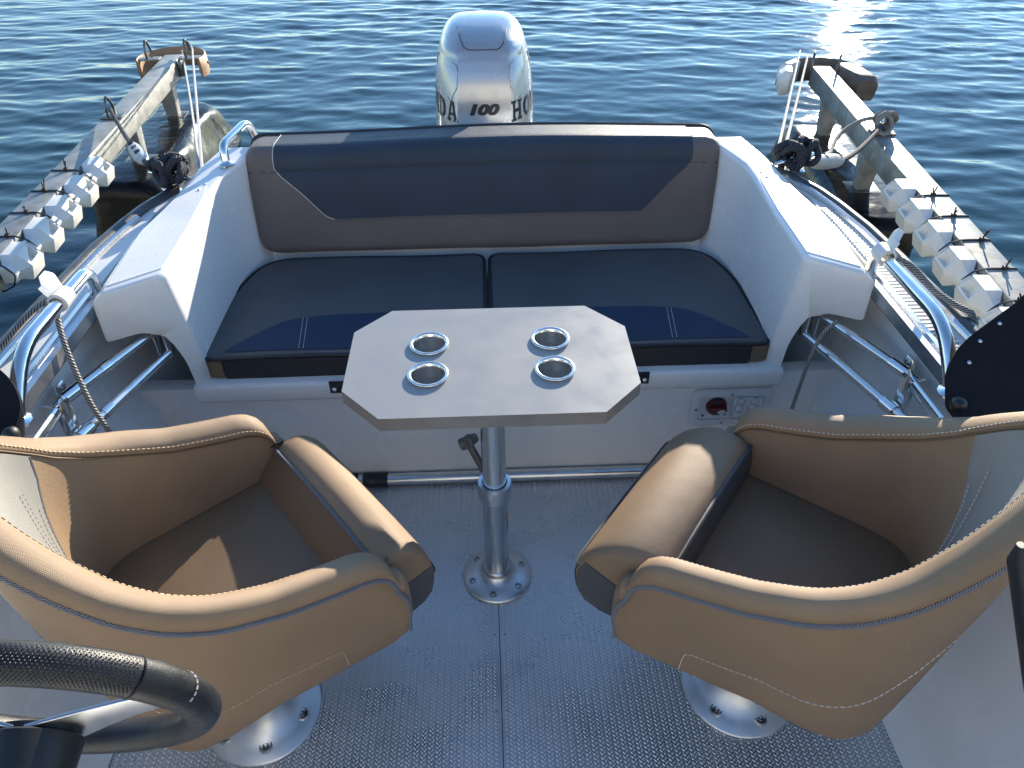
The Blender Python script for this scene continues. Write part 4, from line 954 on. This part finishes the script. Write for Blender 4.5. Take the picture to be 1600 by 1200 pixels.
# lettering: "100" on the front, the maker's word along both flanks
def text_mesh(body, size, sx, shear, thick):
    cu = bpy.data.curves.new('number', 'FONT'); cu.body = body; cu.size = size; cu.shear = shear; cu.offset = thick; cu.resolution_u = 6
    o = bpy.data.objects.new('number', cu); COL.objects.link(o); bpy.context.view_layer.update()
    me = bpy.data.meshes.new_from_object(o.evaluated_get(bpy.context.evaluated_depsgraph_get()))
    COL.objects.unlink(o); bpy.data.objects.remove(o)
    vs = [(v.co.x * sx, v.co.y) for v in me.vertices]; fs = [tuple(p.vertices) for p in me.polygons]; return vs, fs
def slab(name, vs, fs, fn, mat, parent):
    mb = MB(); n = len(vs); V = [fn(x, y, 0.0014) for x, y in vs]; mb.add(V, fs); return obj(name, mb, mat, parent, smooth=False)
vs, fs = text_mesh('100', 0.050, 1.42, 0.25, 0.0032)
xs = [v[0] for v in vs]; cxn = (min(xs) + max(xs)) / 2
slab('number_print', vs, fs, lambda x, y, l: on_front(x - cxn, 0.768 + y * 0.95, l), 'ink', cowl)
def box2(x0, y0, x1, y1): return [(x0, y0), (x1, y0), (x1, y1), (x0, y1)]
def stroke(x0, y0, x1, y1, w): 
    return [(x0 - w / 2, y0), (x0 + w / 2, y0), (x1 + w / 2, y1), (x1 - w / 2, y1)]
def arc_quads(cx, cy, rx, ry, tx, ty, a0, a1, n=14):
    out = []
    for i in range(n):
        p, q_ = a0 + (a1 - a0) * i / n, a0 + (a1 - a0) * (i + 1) / n
        out.append([(cx + rx * math.cos(p), cy + ry * math.sin(p)), (cx + rx * math.cos(q_), cy + ry * math.sin(q_)), (cx + (rx - tx) * math.cos(q_), cy + (ry - ty) * math.sin(q_)), (cx + (rx - tx) * math.cos(p), cy + (ry - ty) * math.sin(p))])
    return out
GL = {
 'H': [box2(.10, 0, .32, 1), box2(.68, 0, .90, 1), box2(.32, .42, .68, .58), box2(0, 0, .10, .12), box2(.32, 0, .42, .12), box2(0, .88, .10, 1), box2(.32, .88, .42, 1), box2(.58, 0, .68, .12), box2(.90, 0, 1, .12), box2(.58, .88, .68, 1), box2(.90, .88, 1, 1)],
 'O': arc_quads(.5, .5, .5, .5, .22, .13, 0, 2 * PI, 28),
 'N': [box2(.10, 0, .28, 1), box2(.72, 0, .90, 1), [(.28, 1), (.28, .70), (.72, 0), (.72, .30)], box2(0, 0, .10, .12), box2(.28, 0, .38, .12), box2(0, .88, .10, 1), box2(.62, .88, .72, 1), box2(.90, .88, 1, 1)],
 'D': [box2(.08, 0, .30, 1), box2(0, 0, .08, .12), box2(0, .88, .08, 1), box2(.30, 0, .5, .13), box2(.30, .87, .5, 1)] + arc_quads(.48, .5, .50, .5, .22, .13, -PI / 2, PI / 2, 16),
 'A': [stroke(.16, .12, .42, 1, .16), stroke(.80, .12, .56, 1, .22), box2(.30, .30, .72, .42), box2(0, 0, .36, .12), box2(.62, 0, 1.0, .12), box2(.40, .9, .58, 1.0)],
}
def flank(sgn, s_, z, lift):
    ring = motor_ring(z)[2:9]; d = 0.0
    for a, b_ in zip(ring, ring[1:]):
        L = (b_ - a).length
        if d + L >= s_:
            q_ = a.lerp(b_, (s_ - d) / L); nn = Vector((b_.y - a.y, -(b_.x - a.x), 0)).normalized(); q_ = q_ + nn * lift; return Vector((sgn * q_.x, q_.y, q_.z))
        d += L
    q_ = ring[-1]; return Vector((sgn * q_.x, q_.y, q_.z))
for sgn in (-1, 1):
    mb = MB(); word = 'HONDA'; wdt, gap, hgt, s0 = 0.060, 0.009, 0.070, 0.004
    tot = len(word) * wdt + (len(word) - 1) * gap
    for li, ch in enumerate(word):
        for poly in GL[ch]:
            # refine each stroke so that it follows the curved flank
            V = []
            for x, y in poly:
                s_ = li * (wdt + gap) + x * wdt
                if sgn < 0: s_ = tot - s_
                V.append(flank(sgn, s0 + s_, 0.738 + y * hgt, 0.0016))
            mb.add(V, [tuple(range(len(V)))])
    obj('maker_lettering', mb, 'ink', cowl, smooth=False)

# ------------------------------------------------------------------ mooring booms
def boom(sgn, near, far, label):
    """square galvanised beam on two posts over a black float, end at `far`; local Y runs along the beam"""
    d = Vector(far) - Vector(near); ang = math.atan2(-d.x, d.y); L = d.length
    t = thing('mooring_boom', label, 'mooring boom', near, ang, 'mooring booms either side of the boat')
    W = 0.118
    mb = MB(); mb.box((0, L / 2, 0), (W, L, W)); obj('beam', mb, 'galv', t, bevel=0.008)
    return t, L, ang
def to_world(t, p):
    a = t.rotation_euler.z; return Vector((t.location.x + p[0] * math.cos(a) - p[1] * math.sin(a), t.location.y + p[0] * math.sin(a) + p[1] * math.cos(a), t.location.z + p[2]))
def shackle(t, loc, rot=0.0, s=1.0):
    mb = MB(); path = [Vector((-0.030, 0, 0)), Vector((-0.030, 0, 0.055)), Vector((0, 0, 0.105)), Vector((0.030, 0, 0.055)), Vector((0.030, 0, 0))]
    q_ = Matrix.Rotation(rot, 3, 'Z'); pts = smooth_path([q_ @ (p * s) for p in path], 6)
    mb.tube(pts, 0.0075 * s, 8)
    o = obj('shackle', mb, 'dark_steel', t); o.location = loc; return o
def plate(t, loc, d, name='base_plate', mat='dark_steel'):
    mb = MB(); mb.box((0, 0, 0), d); o = obj(name, mb, mat, t, bevel=0.003); o.location = loc; return o
def hull_tank(t, top, bot, zt_, zb_, rough, name='float_tank'):
    """moulded float: rounded rectangle rings widening downwards"""
    rings = []
    for k, (f, grow) in enumerate([(0.0, -0.05), (0.0, -0.02), (0.03, 0.0), (0.10, 0.01), (0.3, 0.0), (0.55, 0.02), (0.8, 0.0), (1.0, 0.0)]):
        x0, x1, y0, y1 = [a + (b_ - a) * f for a, b_ in zip(top, bot)]; g = grow
        z = zt_ + (zb_ - zt_) * f + (0.012 if k == 0 else 0.006 if k == 1 else 0)
        cr = rounded_poly([(x0 - g, y0 - g), (x1 + g, y0 - g), (x1 + g, y1 + g), (x0 - g, y1 + g)], 0.07, 6); rp = []
        for a_, b2 in zip(cr, cr[1:] + cr[:1]):
            kk = 12 if (Vector(a_) - Vector(b2)).length > 0.08 else 1
            rp += [tuple(Vector(a_).lerp(Vector(b2), i / kk)) for i in range(kk)]
        rings_n = len(rp)
        rings.append([Vector((x + rough * 0.012 * math.sin(y * 9 + z * 14), y + rough * 0.01 * math.sin(x * 11 + z * 9), z)) for x, y in rp])
    mb = MB(); mb.loft(rings, True, True, True); return obj(name, mb, 'black_tank', t, angle=60)
BZc = 0.28 - 0.059
# left boom
bl, LL, la = boom(-1, (-1.86, 1.2, BZc), (-2.135, 5.50, BZc), 'galvanised mooring boom left of the boat with a tan bumper at its tip')
hull_tank(bl, (-0.20, 0.17, 2.82, 4.30), (-0.26, 0.46, 2.70, 4.60), -0.215 - 0.045, -0.95, 1.2)
for yy in (3.18, 3.98):
    mb = MB(); mb.box((0, yy, -0.155), (0.075, 0.075, 0.205), taper=1.35); obj('post', mb, 'galv', bl, bevel=0.006)
    plate(bl, (0, yy, -0.252), (0.17, 0.15, 0.012), 'foot_plate')
plate(bl, (-0.005, 3.02, 0.064), (0.115, 0.09, 0.010)); shackle(bl, (-0.01, 3.02, 0.066), R(70), 0.95)
for sx_ in (-0.145, 0.125):
    plate(bl, (sx_, LL - 0.07, 0.052), (0.15, 0.075, 0.010), 'cross_plate', 'galv'); shackle(bl, (sx_ * 0.96, LL - 0.07, 0.056), R(75), 1.05)
mb = MB(); rg = []
for k in range(29):
    a = R(-22) + (PI + R(44)) * k / 28; p = Vector((0.205 * math.cos(a), LL - 0.06 + 0.24 * max(-0.35, math.sin(a)) + (0.0 if math.sin(a) > 0 else 0), 0)); nrm = Vector((math.cos(a), math.sin(a), 0))
    rg.append([p + nrm * o + Vector((0, 0, z)) for o, z in ((0.0, 0.035), (0.012, 0.065), (0.020, 0.06), (0.024, 0.0), (0.020, -0.058), (0.010, -0.062), (0.0, -0.035))])
mb.loft(rg, True, True, True); obj('tip_bumper', mb, 'tan_wood', bl, angle=50)
for a in (R(8), R(14), R(4)):
    mb = MB(); mb.lathe([(0.009, 0.0), (0.006, 0.004), (0.0001, 0.005)], (0.230 * math.cos(a), LL - 0.06 + 0.26 * math.sin(a), 0.02 - a * 0.1), 10, rot=Matrix.Rotation(PI / 2, 3, 'Y')); obj('bumper_bolt', mb, 'dark_steel', bl)
mb = MB(); mb.box((0.07, LL - 0.17, 0.003), (0.05, 0.03, 0.09)); obj('end_lug', mb, 'dark_steel', bl, bevel=0.004)
# right boom
br, LR, ra = boom(1, (1.755, 1.2, BZc), (2.195, 4.93, BZc), 'sunlit galvanised mooring boom right of the boat with brown and grey bumpers')
hull_tank(br, (-0.20, 0.17, 2.15, 3.58), (-0.36, 0.20, 2.00, 3.90), -0.215 - 0.045, -0.95, 0.6)
for yy in (2.56, 3.38):
    mb = MB(); mb.box((-0.005, yy, -0.155), (0.075, 0.075, 0.205), taper=1.35); obj('post', mb, 'galv', br, bevel=0.006)
    plate(br, (0, yy, -0.252), (0.17, 0.15, 0.012), 'foot_plate')
plate(br, (0.01, 2.54, 0.064), (0.115, 0.10, 0.010)); shackle(br, (0.015, 2.54, 0.066), R(60), 0.95)
for sx_ in (-0.11, 0.11):
    shackle(br, (sx_ * 0.75, LR - 0.08, 0.052), R(75), 1.0)
mb = MB(); rg = []
for k in range(25):
    a = R(8) + (PI - R(12)) * k / 24; p = Vector((0.215 * math.cos(a), LR - 0.10 + 0.22 * math.sin(a), 0)); nrm = Vector((math.cos(a), math.sin(a), 0))
    rg.append([p + nrm * o + Vector((0, 0, z)) for o, z in ((-0.004, 0.045), (0.012, 0.078), (0.030, 0.07), (0.04, 0.0), (0.030, -0.066), (0.010, -0.07), (-0.004, -0.045))])
mb.loft(rg, True, True, True); obj('tip_bumper', mb, 'brown_bumper', br, angle=50)
mb = MB(); rp = rounded_poly([(-0.07, -0.075), (0.07, -0.075), (0.085, 0.02), (0.06, 0.075), (-0.06, 0.075), (-0.085, 0.02)], 0.02, 4)
mb.loft([[Vector((0.165 + x * s + dx, LR + yy, z * s)) for x, z in rp] for yy, s, dx in ((0.05, 0.7, -0.02), (0.02, 1.0, 0.0), (-0.26, 1.0, 0.045), (-0.30, 0.72, 0.05))], True, True, True); obj('side_bumper', mb, 'brown_bumper', br, angle=40)

# white boom fenders lashed along the inner edge of each beam
def make_fender(sgn, t_boom, yy, label, group):
    base = to_world(t_boom, (0, yy, 0)); t = thing('boom_fender', label, 'boom fender', base, t_boom.rotation_euler.z, group)
    s = -1 if sgn > 0 else 1                      # towards the boat
    # hexagonal moulded block: cross-section (u outwards from the beam edge, w upwards), tapering to a neck
    def sec(k, yk):
        pts = [(0.001, 0.060), (0.056, 0.058), (0.104, 0.004), (0.088, -0.056), (0.001, -0.056)]
        c = (0.030, 0.004)
        return [Vector((s * (0.058 + c[0] + (u - c[0]) * k), yk, c[1] + (w - c[1]) * k)) for u, w in pts]
    mb = MB(); mb.loft([sec(k, yk) for yk, k in ((-0.114, 0.56), (-0.078, 0.58), (-0.046, 1.0), (0.066, 1.0), (0.092, 0.60), (0.112, 0.56))], True, True, True)
    # raised rim and triangular pocket on the sloping face
    def low(p, q_, h=0.0):
        u = Vector((0.058, 0.056)).lerp(Vector((0.103, 0.006)), q_); return Vector((s * (0.058 + u.x + 0.74 * h), p, u.y + 0.67 * h))
    fi = 2 * 5 + 1; del mb.f[fi]; del mb.uv[fi]
    A_ = [low(-0.046, 0), low(0.066, 0), low(0.066, 1), low(-0.046, 1)]
    pc = [(-0.022, 0.26), (0.050, 0.20), (0.050, 0.80), (-0.026, 0.86)] if sgn > 0 else [(-0.024, 0.70), (0.050, 0.18), (0.050, 0.80), (-0.026, 0.86)]
    Bq = [low(p, q_) for p, q_ in pc]; Cq = [low(0.012 + (p - 0.012) * 0.8, 0.5 + (q_ - 0.5) * 0.8, -0.026) for p, q_ in pc]
    mb.add(A_ + Bq, [(k, (k + 1) % 4, 4 + (k + 1) % 4, 4 + k) for k in range(4)]); mb.add(Bq + Cq, [(k, (k + 1) % 4, 4 + (k + 1) % 4, 4 + k) for k in range(4)] + [(4, 5, 6, 7)])
    body = obj('fender_body', mb, 'white_plastic', t, bevel=0.004, segs=2, angle=14)
    # cable tie: strap over the beam and round the neck, knot with cut tail
    ny = -0.112; hw = 0.0605
    path = [Vector((-s * hw, ny + 0.01, -0.04)), Vector((-s * hw, ny + 0.01, hw + 0.001)), Vector((s * hw * 0.9, ny, hw + 0.002)), Vector((s * 0.095, ny, 0.046)), Vector((s * 0.125, ny, 0.005)), Vector((s * 0.105, ny, -0.04)), Vector((s * 0.06, ny, -0.062)), Vector((-s * hw, ny + 0.01, -0.062)), Vector((-s * hw, ny + 0.01, -0.04))]
    mb = MB(); mb.tube(rounded_path(path, 0.008, 3), (0.0055, 0.003), 6, flat=(0, 1, 0)); tie = obj('cable_tie', mb, 'black_plastic', t)
    kx_ = -s * random.uniform(-0.035, 0.025); mb = MB()
    mb.box((kx_, ny, hw + 0.008), (0.017, 0.015, 0.013)); 
    for _ in range(2):
        q_ = Vector((random.uniform(-0.02, 0.02), random.uniform(-0.015, 0.02), random.uniform(0.02, 0.045))); mb.tube([Vector((kx_, ny, hw + 0.01)), Vector((kx_, ny, hw + 0.01)) + q_], 0.003, 5)
    obj('tie_knot', mb, 'black_plastic', tie)
    return t
LEFT_Y = [3.56, 3.325, 3.10, 2.88, 2.66, 2.44]
names = ['first white boom fender nearest the tip of the left boom, partly shaded by the shackle', 'second white fender along the left boom, behind the topmost cable tie', 'third white fender along the left boom counted from its tip', 'fourth white fender along the left boom counted from its tip', 'fifth white fender along the left boom, cut by the photo edge', 'sixth white fender on the left boom, nearest the bow']
def y_on(t, world_y): return (world_y - t.location.y) / math.cos(t.rotation_euler.z)
for nm, wy in zip(names[:5], LEFT_Y): make_fender(-1, bl, y_on(bl, wy), nm, 'white fenders on the left boom')
RIGHT_Y = [3.06, 2.855, 2.645, 2.42, 2.20, 1.985]
names = ['first white boom fender nearest the tip of the right boom, beside the black float', 'second white fender along the right boom counted from its tip', 'third white fender along the right boom counted from its tip', 'fourth white fender along the right boom, with a thin tie shadow across it', 'fifth white fender along the right boom counted from its tip', 'sixth white fender along the right boom, next to the black console']
for nm, wy in zip(names, RIGHT_Y): make_fender(1, br, y_on(br, wy), nm, 'white fenders on the right boom')
# two grey fender blocks round the right tip
for k, (a, nm) in enumerate([(R(168), 'grey bumper block on the left of the right boom tip, nearer block'), (R(138), 'grey bumper block on the left of the right boom tip, farther block')]):
    p = to_world(br, (0.245 * math.cos(a), LR - 0.12 + 0.25 * math.sin(a) - (0.05 if k == 0 else 0), 0.0)); t = thing('bumper_block', nm, 'bumper', p, ra + a, 'grey bumper blocks')
    rp = rounded_poly([(-0.035, -0.07), (0.03, -0.08), (0.055, -0.02), (0.045, 0.045), (0.01, 0.078), (-0.035, 0.07)], 0.014, 3)
    mb = MB(); mb.loft([[Vector((x * s, yy, z * s)) for x, z in rp] for yy, s in ((-0.085, 0.6), (-0.06, 1), (0.06, 1), (0.085, 0.6))], True, True, True); obj('block', mb, 'white_plastic', t, angle=35)
    mb = MB(); mb.box((0.055, 0, -0.015), (0.008, 0.05, 0.032)); obj('pocket', mb, 'grey_plastic', t, bevel=0.002)

# ------------------------------------------------------------------ ropes
def rope(name, label, pts, r, mat, cat='rope', n=8, seg=8):
    P = [Vector(p) for p in pts]; o = P[0].copy()
    mb = MB(); mb.tube(smooth_path([p - o for p in P], n), r, seg); ob = obj(name, mb, mat); ob.location = o; return tag(ob, label, cat)
def knot(name, label, c, size, r, mat, turns=3):
    t = thing(name, label, 'rope knot', c)
    for k in range(turns):
        q_ = Matrix.Rotation(k * 1.1 + 0.3, 3, Vector((0.3 + 0.2 * k, 0.9 - 0.3 * k, 0.35)).normalized())
        pts = [q_ @ Vector((size * (0.75 + 0.12 * k) * math.cos(a), size * 0.62 * math.sin(a), size * 0.38 * math.sin(2 * a + k))) for a in [2 * PI * i / 12 for i in range(12)]]
        mb = MB(); mb.tube(smooth_path(pts, 4, True), r, 8, closed=True); obj('rope_turn', mb, mat, t)
    return t
# left mooring line: shackle - snubber - cleat
Sl = to_world(bl, (-0.01, 3.02, 0.10)); Kl = Vector((-0.955, 2.185, 0.765))
for sgn, S_, K_, side, ropec in ((-1, Sl, Kl, 'left', 'rope_dark'), (1, to_world(br, (0.01, 2.54, 0.11)), Vector((0.975, 2.21, 0.765)), 'right', 'rope_dark')):
    a0, a1 = (0.38, 0.60) if sgn < 0 else (0.55, 0.86)
    def ptl(f): return S_.lerp(K_, f) + Vector((0, 0, -0.10 * math.sin(PI * f)))
    rope('mooring_rope', 'dark mooring rope from the %s boom shackle to the grey snubber and cleat' % side, [ptl(k / 12) for k in range(13)], 0.0105, ropec)
    sn = thing('mooring_snubber', 'grey rubber snubber with three slots on the %s mooring rope' % side, 'snubber', ptl((a0 + a1) / 2), 0, 'mooring snubbers')
    c0 = ptl((a0 + a1) / 2); A, B = ptl(a0) - c0, ptl(a1) - c0; dd = (B - A); 
    mb = MB(); mb.tube([A + dd * f for f in (0, 0.04, 0.14, 0.3, 0.5, 0.7, 0.86, 0.96, 1.0)], [(0.012, 0.012), (0.020, 0.018), (0.026, 0.024), (0.031, 0.027), (0.032, 0.028), (0.031, 0.027), (0.026, 0.024), (0.020, 0.018), (0.012, 0.012)], 14); obj('snubber_body', mb, 'grey_plastic', sn)
    qd = dd.normalized(); vw = (Vector((0, 0, 1)) * 0.85 + Vector((0, -0.5, 0))).normalized(); vw = (vw - qd * vw.dot(qd)).normalized(); bn = qd.cross(vw)
    for f in (0.22, 0.48, 0.74):
        c_ = A + dd * f + vw * 0.0285; mb = MB(); rp = rounded_poly([(-0.020, -0.013), (0.020, -0.013), (0.020, 0.013), (-0.020, 0.013)], 0.009, 4)
        mb.loft([[c_ + qd * x + bn * y + vw * h for x, y in rp] for h in (-0.004, 0.002)] + [[c_ + qd * x * 0.6 + bn * y * 0.6 + vw * -0.002 for x, y in rp]], True, False, True); obj('slot', mb, 'rubber', sn)
    cl = thing('deck_cleat', 'steel deck cleat under the rope turns on the %s stern corner' % side, 'cleat', (K_.x, K_.y, 0.716), R(25 * sgn), 'stern cleats')
    mb = MB(); mb.tube([(-0.085, 0, 0.042), (-0.05, 0, 0.046), (0.05, 0, 0.046), (0.085, 0, 0.042)], [0.006, 0.010, 0.010, 0.006], 10); obj('horn', mb, 'chrome', cl)
    for x in (-0.03, 0.03):
        mb = MB(); mb.lathe([(0.016, 0), (0.012, 0.006), (0.009, 0.02), (0.009, 0.045)], (x, 0, 0), 12); obj('cleat_leg', mb, 'chrome', cl)
    knot('cleat_knot', 'tangle of %s mooring rope wound round the %s stern cleat' % ('navy' if sgn < 0 else 'dark', side), (K_.x, K_.y, 0.780), 0.052, 0.0108, ropec, 5)
# pale cords from the boom tips down to the stern
def slack(a, b, sag, n=10): return [Vector(a).lerp(Vector(b), k / n) + Vector((0, 0, -sag * math.sin(PI * k / n))) for k in range(n + 1)]
rope('thin_line', 'thin pale line hanging from the left boom tip, left strand', slack((-2.055, 5.46, 0.31), (-0.905, 2.275, 0.72), 0.05), 0.0058, 'cord', 'line', 4, 6)
rope('thin_line', 'thin pale line hanging from the left boom tip, right strand', [(-2.03, 5.45, 0.33), (-2.00, 5.46, 0.365)] + slack((-1.96, 5.40, 0.34), (-0.895, 2.27, 0.72), 0.0), 0.0058, 'cord', 'line', 4, 6)
rope('thin_line', 'thin pale line hanging from the right boom tip, left strand', slack((2.03, 4.92, 0.38), (0.93, 2.255, 0.75), 0.0), 0.0055, 'cord', 'line', 4, 6)
rope('thin_line', 'thin pale line hanging from the right boom tip, right strand', slack((2.07, 4.88, 0.36), (0.948, 2.25, 0.745), 0.06), 0.0062, 'cord', 'line', 4, 6)
# grey braided line wound round the right shackle, with its loop back to the cleat
Sr = to_world(br, (0.01, 2.54, 0.10))
t = thing('rope_coil', 'grey braided rope wound three times round the right boom shackle', 'rope', Sr)
for k in range(5):
    mb = MB(); pts = [Vector(((0.040 + 0.007 * (k % 3)) * math.cos(a) + 0.012 * k - 0.03, 0.022 * k - 0.05 + 0.03 * math.sin(a + k), 0.02 + (0.040 + 0.006 * (k % 2)) * math.sin(a))) for a in [2 * PI * i / 14 for i in range(14)]]
    mb.tube(smooth_path(pts, 3, True), 0.0095, 8, closed=True); obj('rope_turn', mb, 'rope_grey', t)
rope('slack_rope', 'grey braided rope sagging from the right boom shackle down beside the snubber', [Sr + Vector((-0.03, 0, 0.04)), Sr + Vector((-0.14, -0.02, 0.03)), Sr + Vector((-0.27, -0.10, -0.01)), Sr + Vector((-0.42, -0.35, -0.02)), Sr + Vector((-0.62, -0.75, 0.15)), (1.15, 2.50, 0.62), (1.0, 2.24, 0.75)], 0.0105, 'rope_grey')
# lashings at the right rail and both hanging lines of the canopy bows
rope('lashing_line', 'flecked cord from the left handrail clip down across the canopy tubes', [(-0.935, 1.39, 0.815), (-0.915, 1.33, 0.74), (-0.885, 1.28, 0.62), (-0.865, 1.27, 0.52), (-0.86, 1.27, 0.40), (-0.86, 1.27, 0.30)], 0.0062, 'cord_fleck', 'cord')
rope('lashing_line', 'flecked cord from the left handrail clip back along the gunwale', [(-0.945, 1.40, 0.815), (-0.99, 1.36, 0.79), (-1.04, 1.30, 0.745), (-1.07, 1.20, 0.735), (-1.07, 0.9, 0.735)], 0.0055, 'cord_fleck', 'cord')
rope('lashing_line', 'flecked cord from the right line clip over the metal gunwale', [(0.945, 1.49, 0.81), (0.985, 1.47, 0.79), (1.02, 1.43, 0.76), (1.055, 1.38, 0.745), (1.078, 1.35, 0.74), (1.085, 1.33, 0.715)], 0.0075, 'cord_fleck', 'cord')
rope('hanging_line', 'flecked cord hanging down the right coaming cut-out to the bench front', [(0.852, 1.475, 0.642), (0.822, 1.470, 0.610), (0.808, 1.468, 0.54), (0.802, 1.468, 0.45), (0.800, 1.47, 0.33), (0.80, 1.475, 0.22)], 0.0048, 'cord_fleck', 'cord')

# ------------------------------------------------------------------ helm: wheel, hub, console, post
hc = Vector((-0.462, 0.402, 0.930)); HB = R(15); hn = Vector((0, math.cos(HB), math.sin(HB))); hu = Vector((0, -math.sin(HB), math.cos(HB))); hx_ = Vector((1, 0, 0))
wh = thing('steering_wheel', 'black leather steering wheel with silver spokes and black hub, lower left', 'steering wheel', hc)
RW, rt_ = 0.149, 0.0195
def rim_pt(a): return hx_ * (RW * math.cos(a)) + hu * (RW * math.sin(a))
mb = MB(); mb.tube([rim_pt(2 * PI * k / 72) for k in range(72)], [(rt_, rt_ * 0.92)] * 72, 18, closed=True); rim = obj('rim', mb, 'wheel_leather', wh)
# perforated grip on the upper arc, real dimples as a raised pattern of small studs
mb = MB()
for i in range(150):
    a = R(38) + R(104) * i / 149
    for j in range(22):
        th = 2 * PI * (j + 0.5 * (i % 2)) / 22
        c_ = rim_pt(a); rad = c_.normalized(); p = c_ + rad * ((rt_ + 0.0002) * math.cos(th)) + hn * (rt_ * 0.92 * math.sin(th)); nn = (rad * math.cos(th) + hn * math.sin(th)).normalized()
        tg = rad.cross(hn).normalized(); bi = nn.cross(tg); s_ = 0.0010
        V = [p + tg * s_, p + bi * s_, p - tg * s_, p - bi * s_, p + nn * 0.0009]
        mb.add(V, [(0, 1, 4), (1, 2, 4), (2, 3, 4), (3, 0, 4)])
obj('grip_studs', mb, 'wheel_leather', rim, smooth=False, kind='stuff')
for a in (R(36), R(144)):
    c_ = rim_pt(a); rad = c_.normalized(); mb = MB(); mb.tube([c_ + rad * (rt_ + 0.0006) * math.cos(th) + hn * (rt_ * 0.92 + 0.0006) * math.sin(th) for th in [2 * PI * k / 24 for k in range(24)]], 0.0011, 5, closed=True); obj('grip_seam', mb, 'rubber', rim)
for a in (R(14), R(166)):
    c_ = rim_pt(a); rad = c_.normalized(); stitches([c_ + rad * (rt_ + 0.0008) * math.cos(th) + hn * (rt_ * 0.92 + 0.0008) * math.sin(th) for th in [R(-40) + R(150) * k / 20 for k in range(21)]], 'thread', rim, 0.0009, 0.004, 0.002)
# dished Y-spokes
mb = MB()
for a, wd in ((R(8), 0.075), (R(172), 0.075)):
    dr = hx_ * math.cos(a) + hu * math.sin(a); sd_ = hn.cross(dr); rg = []
    for f in (0.0, 0.15, 0.35, 0.6, 0.8, 1.0):
        w_ = wd * (1.0 - 0.95 * f + 0.45 * f * f); dep = -0.028 * (1 - f) ** 1.5
        c_ = dr * (0.010 + (RW - 0.012) * f) + hn * dep
        rg.append([c_ - sd_ * w_ / 2 + hn * 0.002, c_ + sd_ * w_ / 2 + hn * 0.002, c_ + sd_ * w_ / 2 - hn * 0.002, c_ - sd_ * w_ / 2 - hn * 0.002])
    mb.loft(rg, True, True, True)
obj('spokes', mb, 'alu', wh, bevel=0.001)
qh = (-hn).to_track_quat('Z', 'Y').to_matrix()
mb = MB(); mb.lathe([(0.038, 0.0), (0.038, 0.005), (0.030, 0.008)], hn * -0.022, 32, rot=qh); obj('hub_plate', mb, 'black_plastic', wh)
mb = MB(); mb.lathe([(0.040, 0.028), (0.043, 0.030), (0.0405, 0.082), (0.039, 0.086), (0.034, 0.086), (0.0335, 0.078), (0.009, 0.078)], (0, 0, 0), 36, rot=qh); obj('hub_cover', mb, 'black_plastic', wh, angle=40)
mb = MB(); mb.lathe([(0.0085, 0.07), (0.0085, 0.26)], (0, 0, 0), 16, rot=qh); obj('shaft', mb, 'dark_steel', wh)
hcn = thing('helm_console', 'white moulded helm console forward of the steering wheel', 'console', (-0.55, 0.02, 0))
mb = MB(); mb.loft([[Vector((x, y, z)) for x, y in rounded_poly([(-0.31, -0.25), (0.27, -0.25), (0.27, yb), (-0.31, yb)], 0.04, 4)] for z, yb in ((0.0, 0.06), (0.55, 0.10), (0.80, 0.12), (0.93, 0.02), (0.96, -0.04))], True, True, True); obj('console_body', mb, 'gelcoat', hcn, angle=40)
wp = thing('windscreen_post', 'dark slanting windscreen post at the right photo edge beside the tan chair', 'post', (0.562, 0.488, 1.02))
mb = MB(); pd = Vector((0.628, 0.427, 0.84)) - Vector((0.562, 0.488, 1.02)); pr_ = [Vector((0.0, 0.0, 0.0)), pd * 0.12, pd, pd * 1.8]
mb.tube(pr_, [(0.004, 0.006), (0.015, 0.021), (0.018, 0.024), (0.018, 0.024)], 14, flat=(1, 0, 0.6)); obj('post', mb, 'black_plastic', wp)
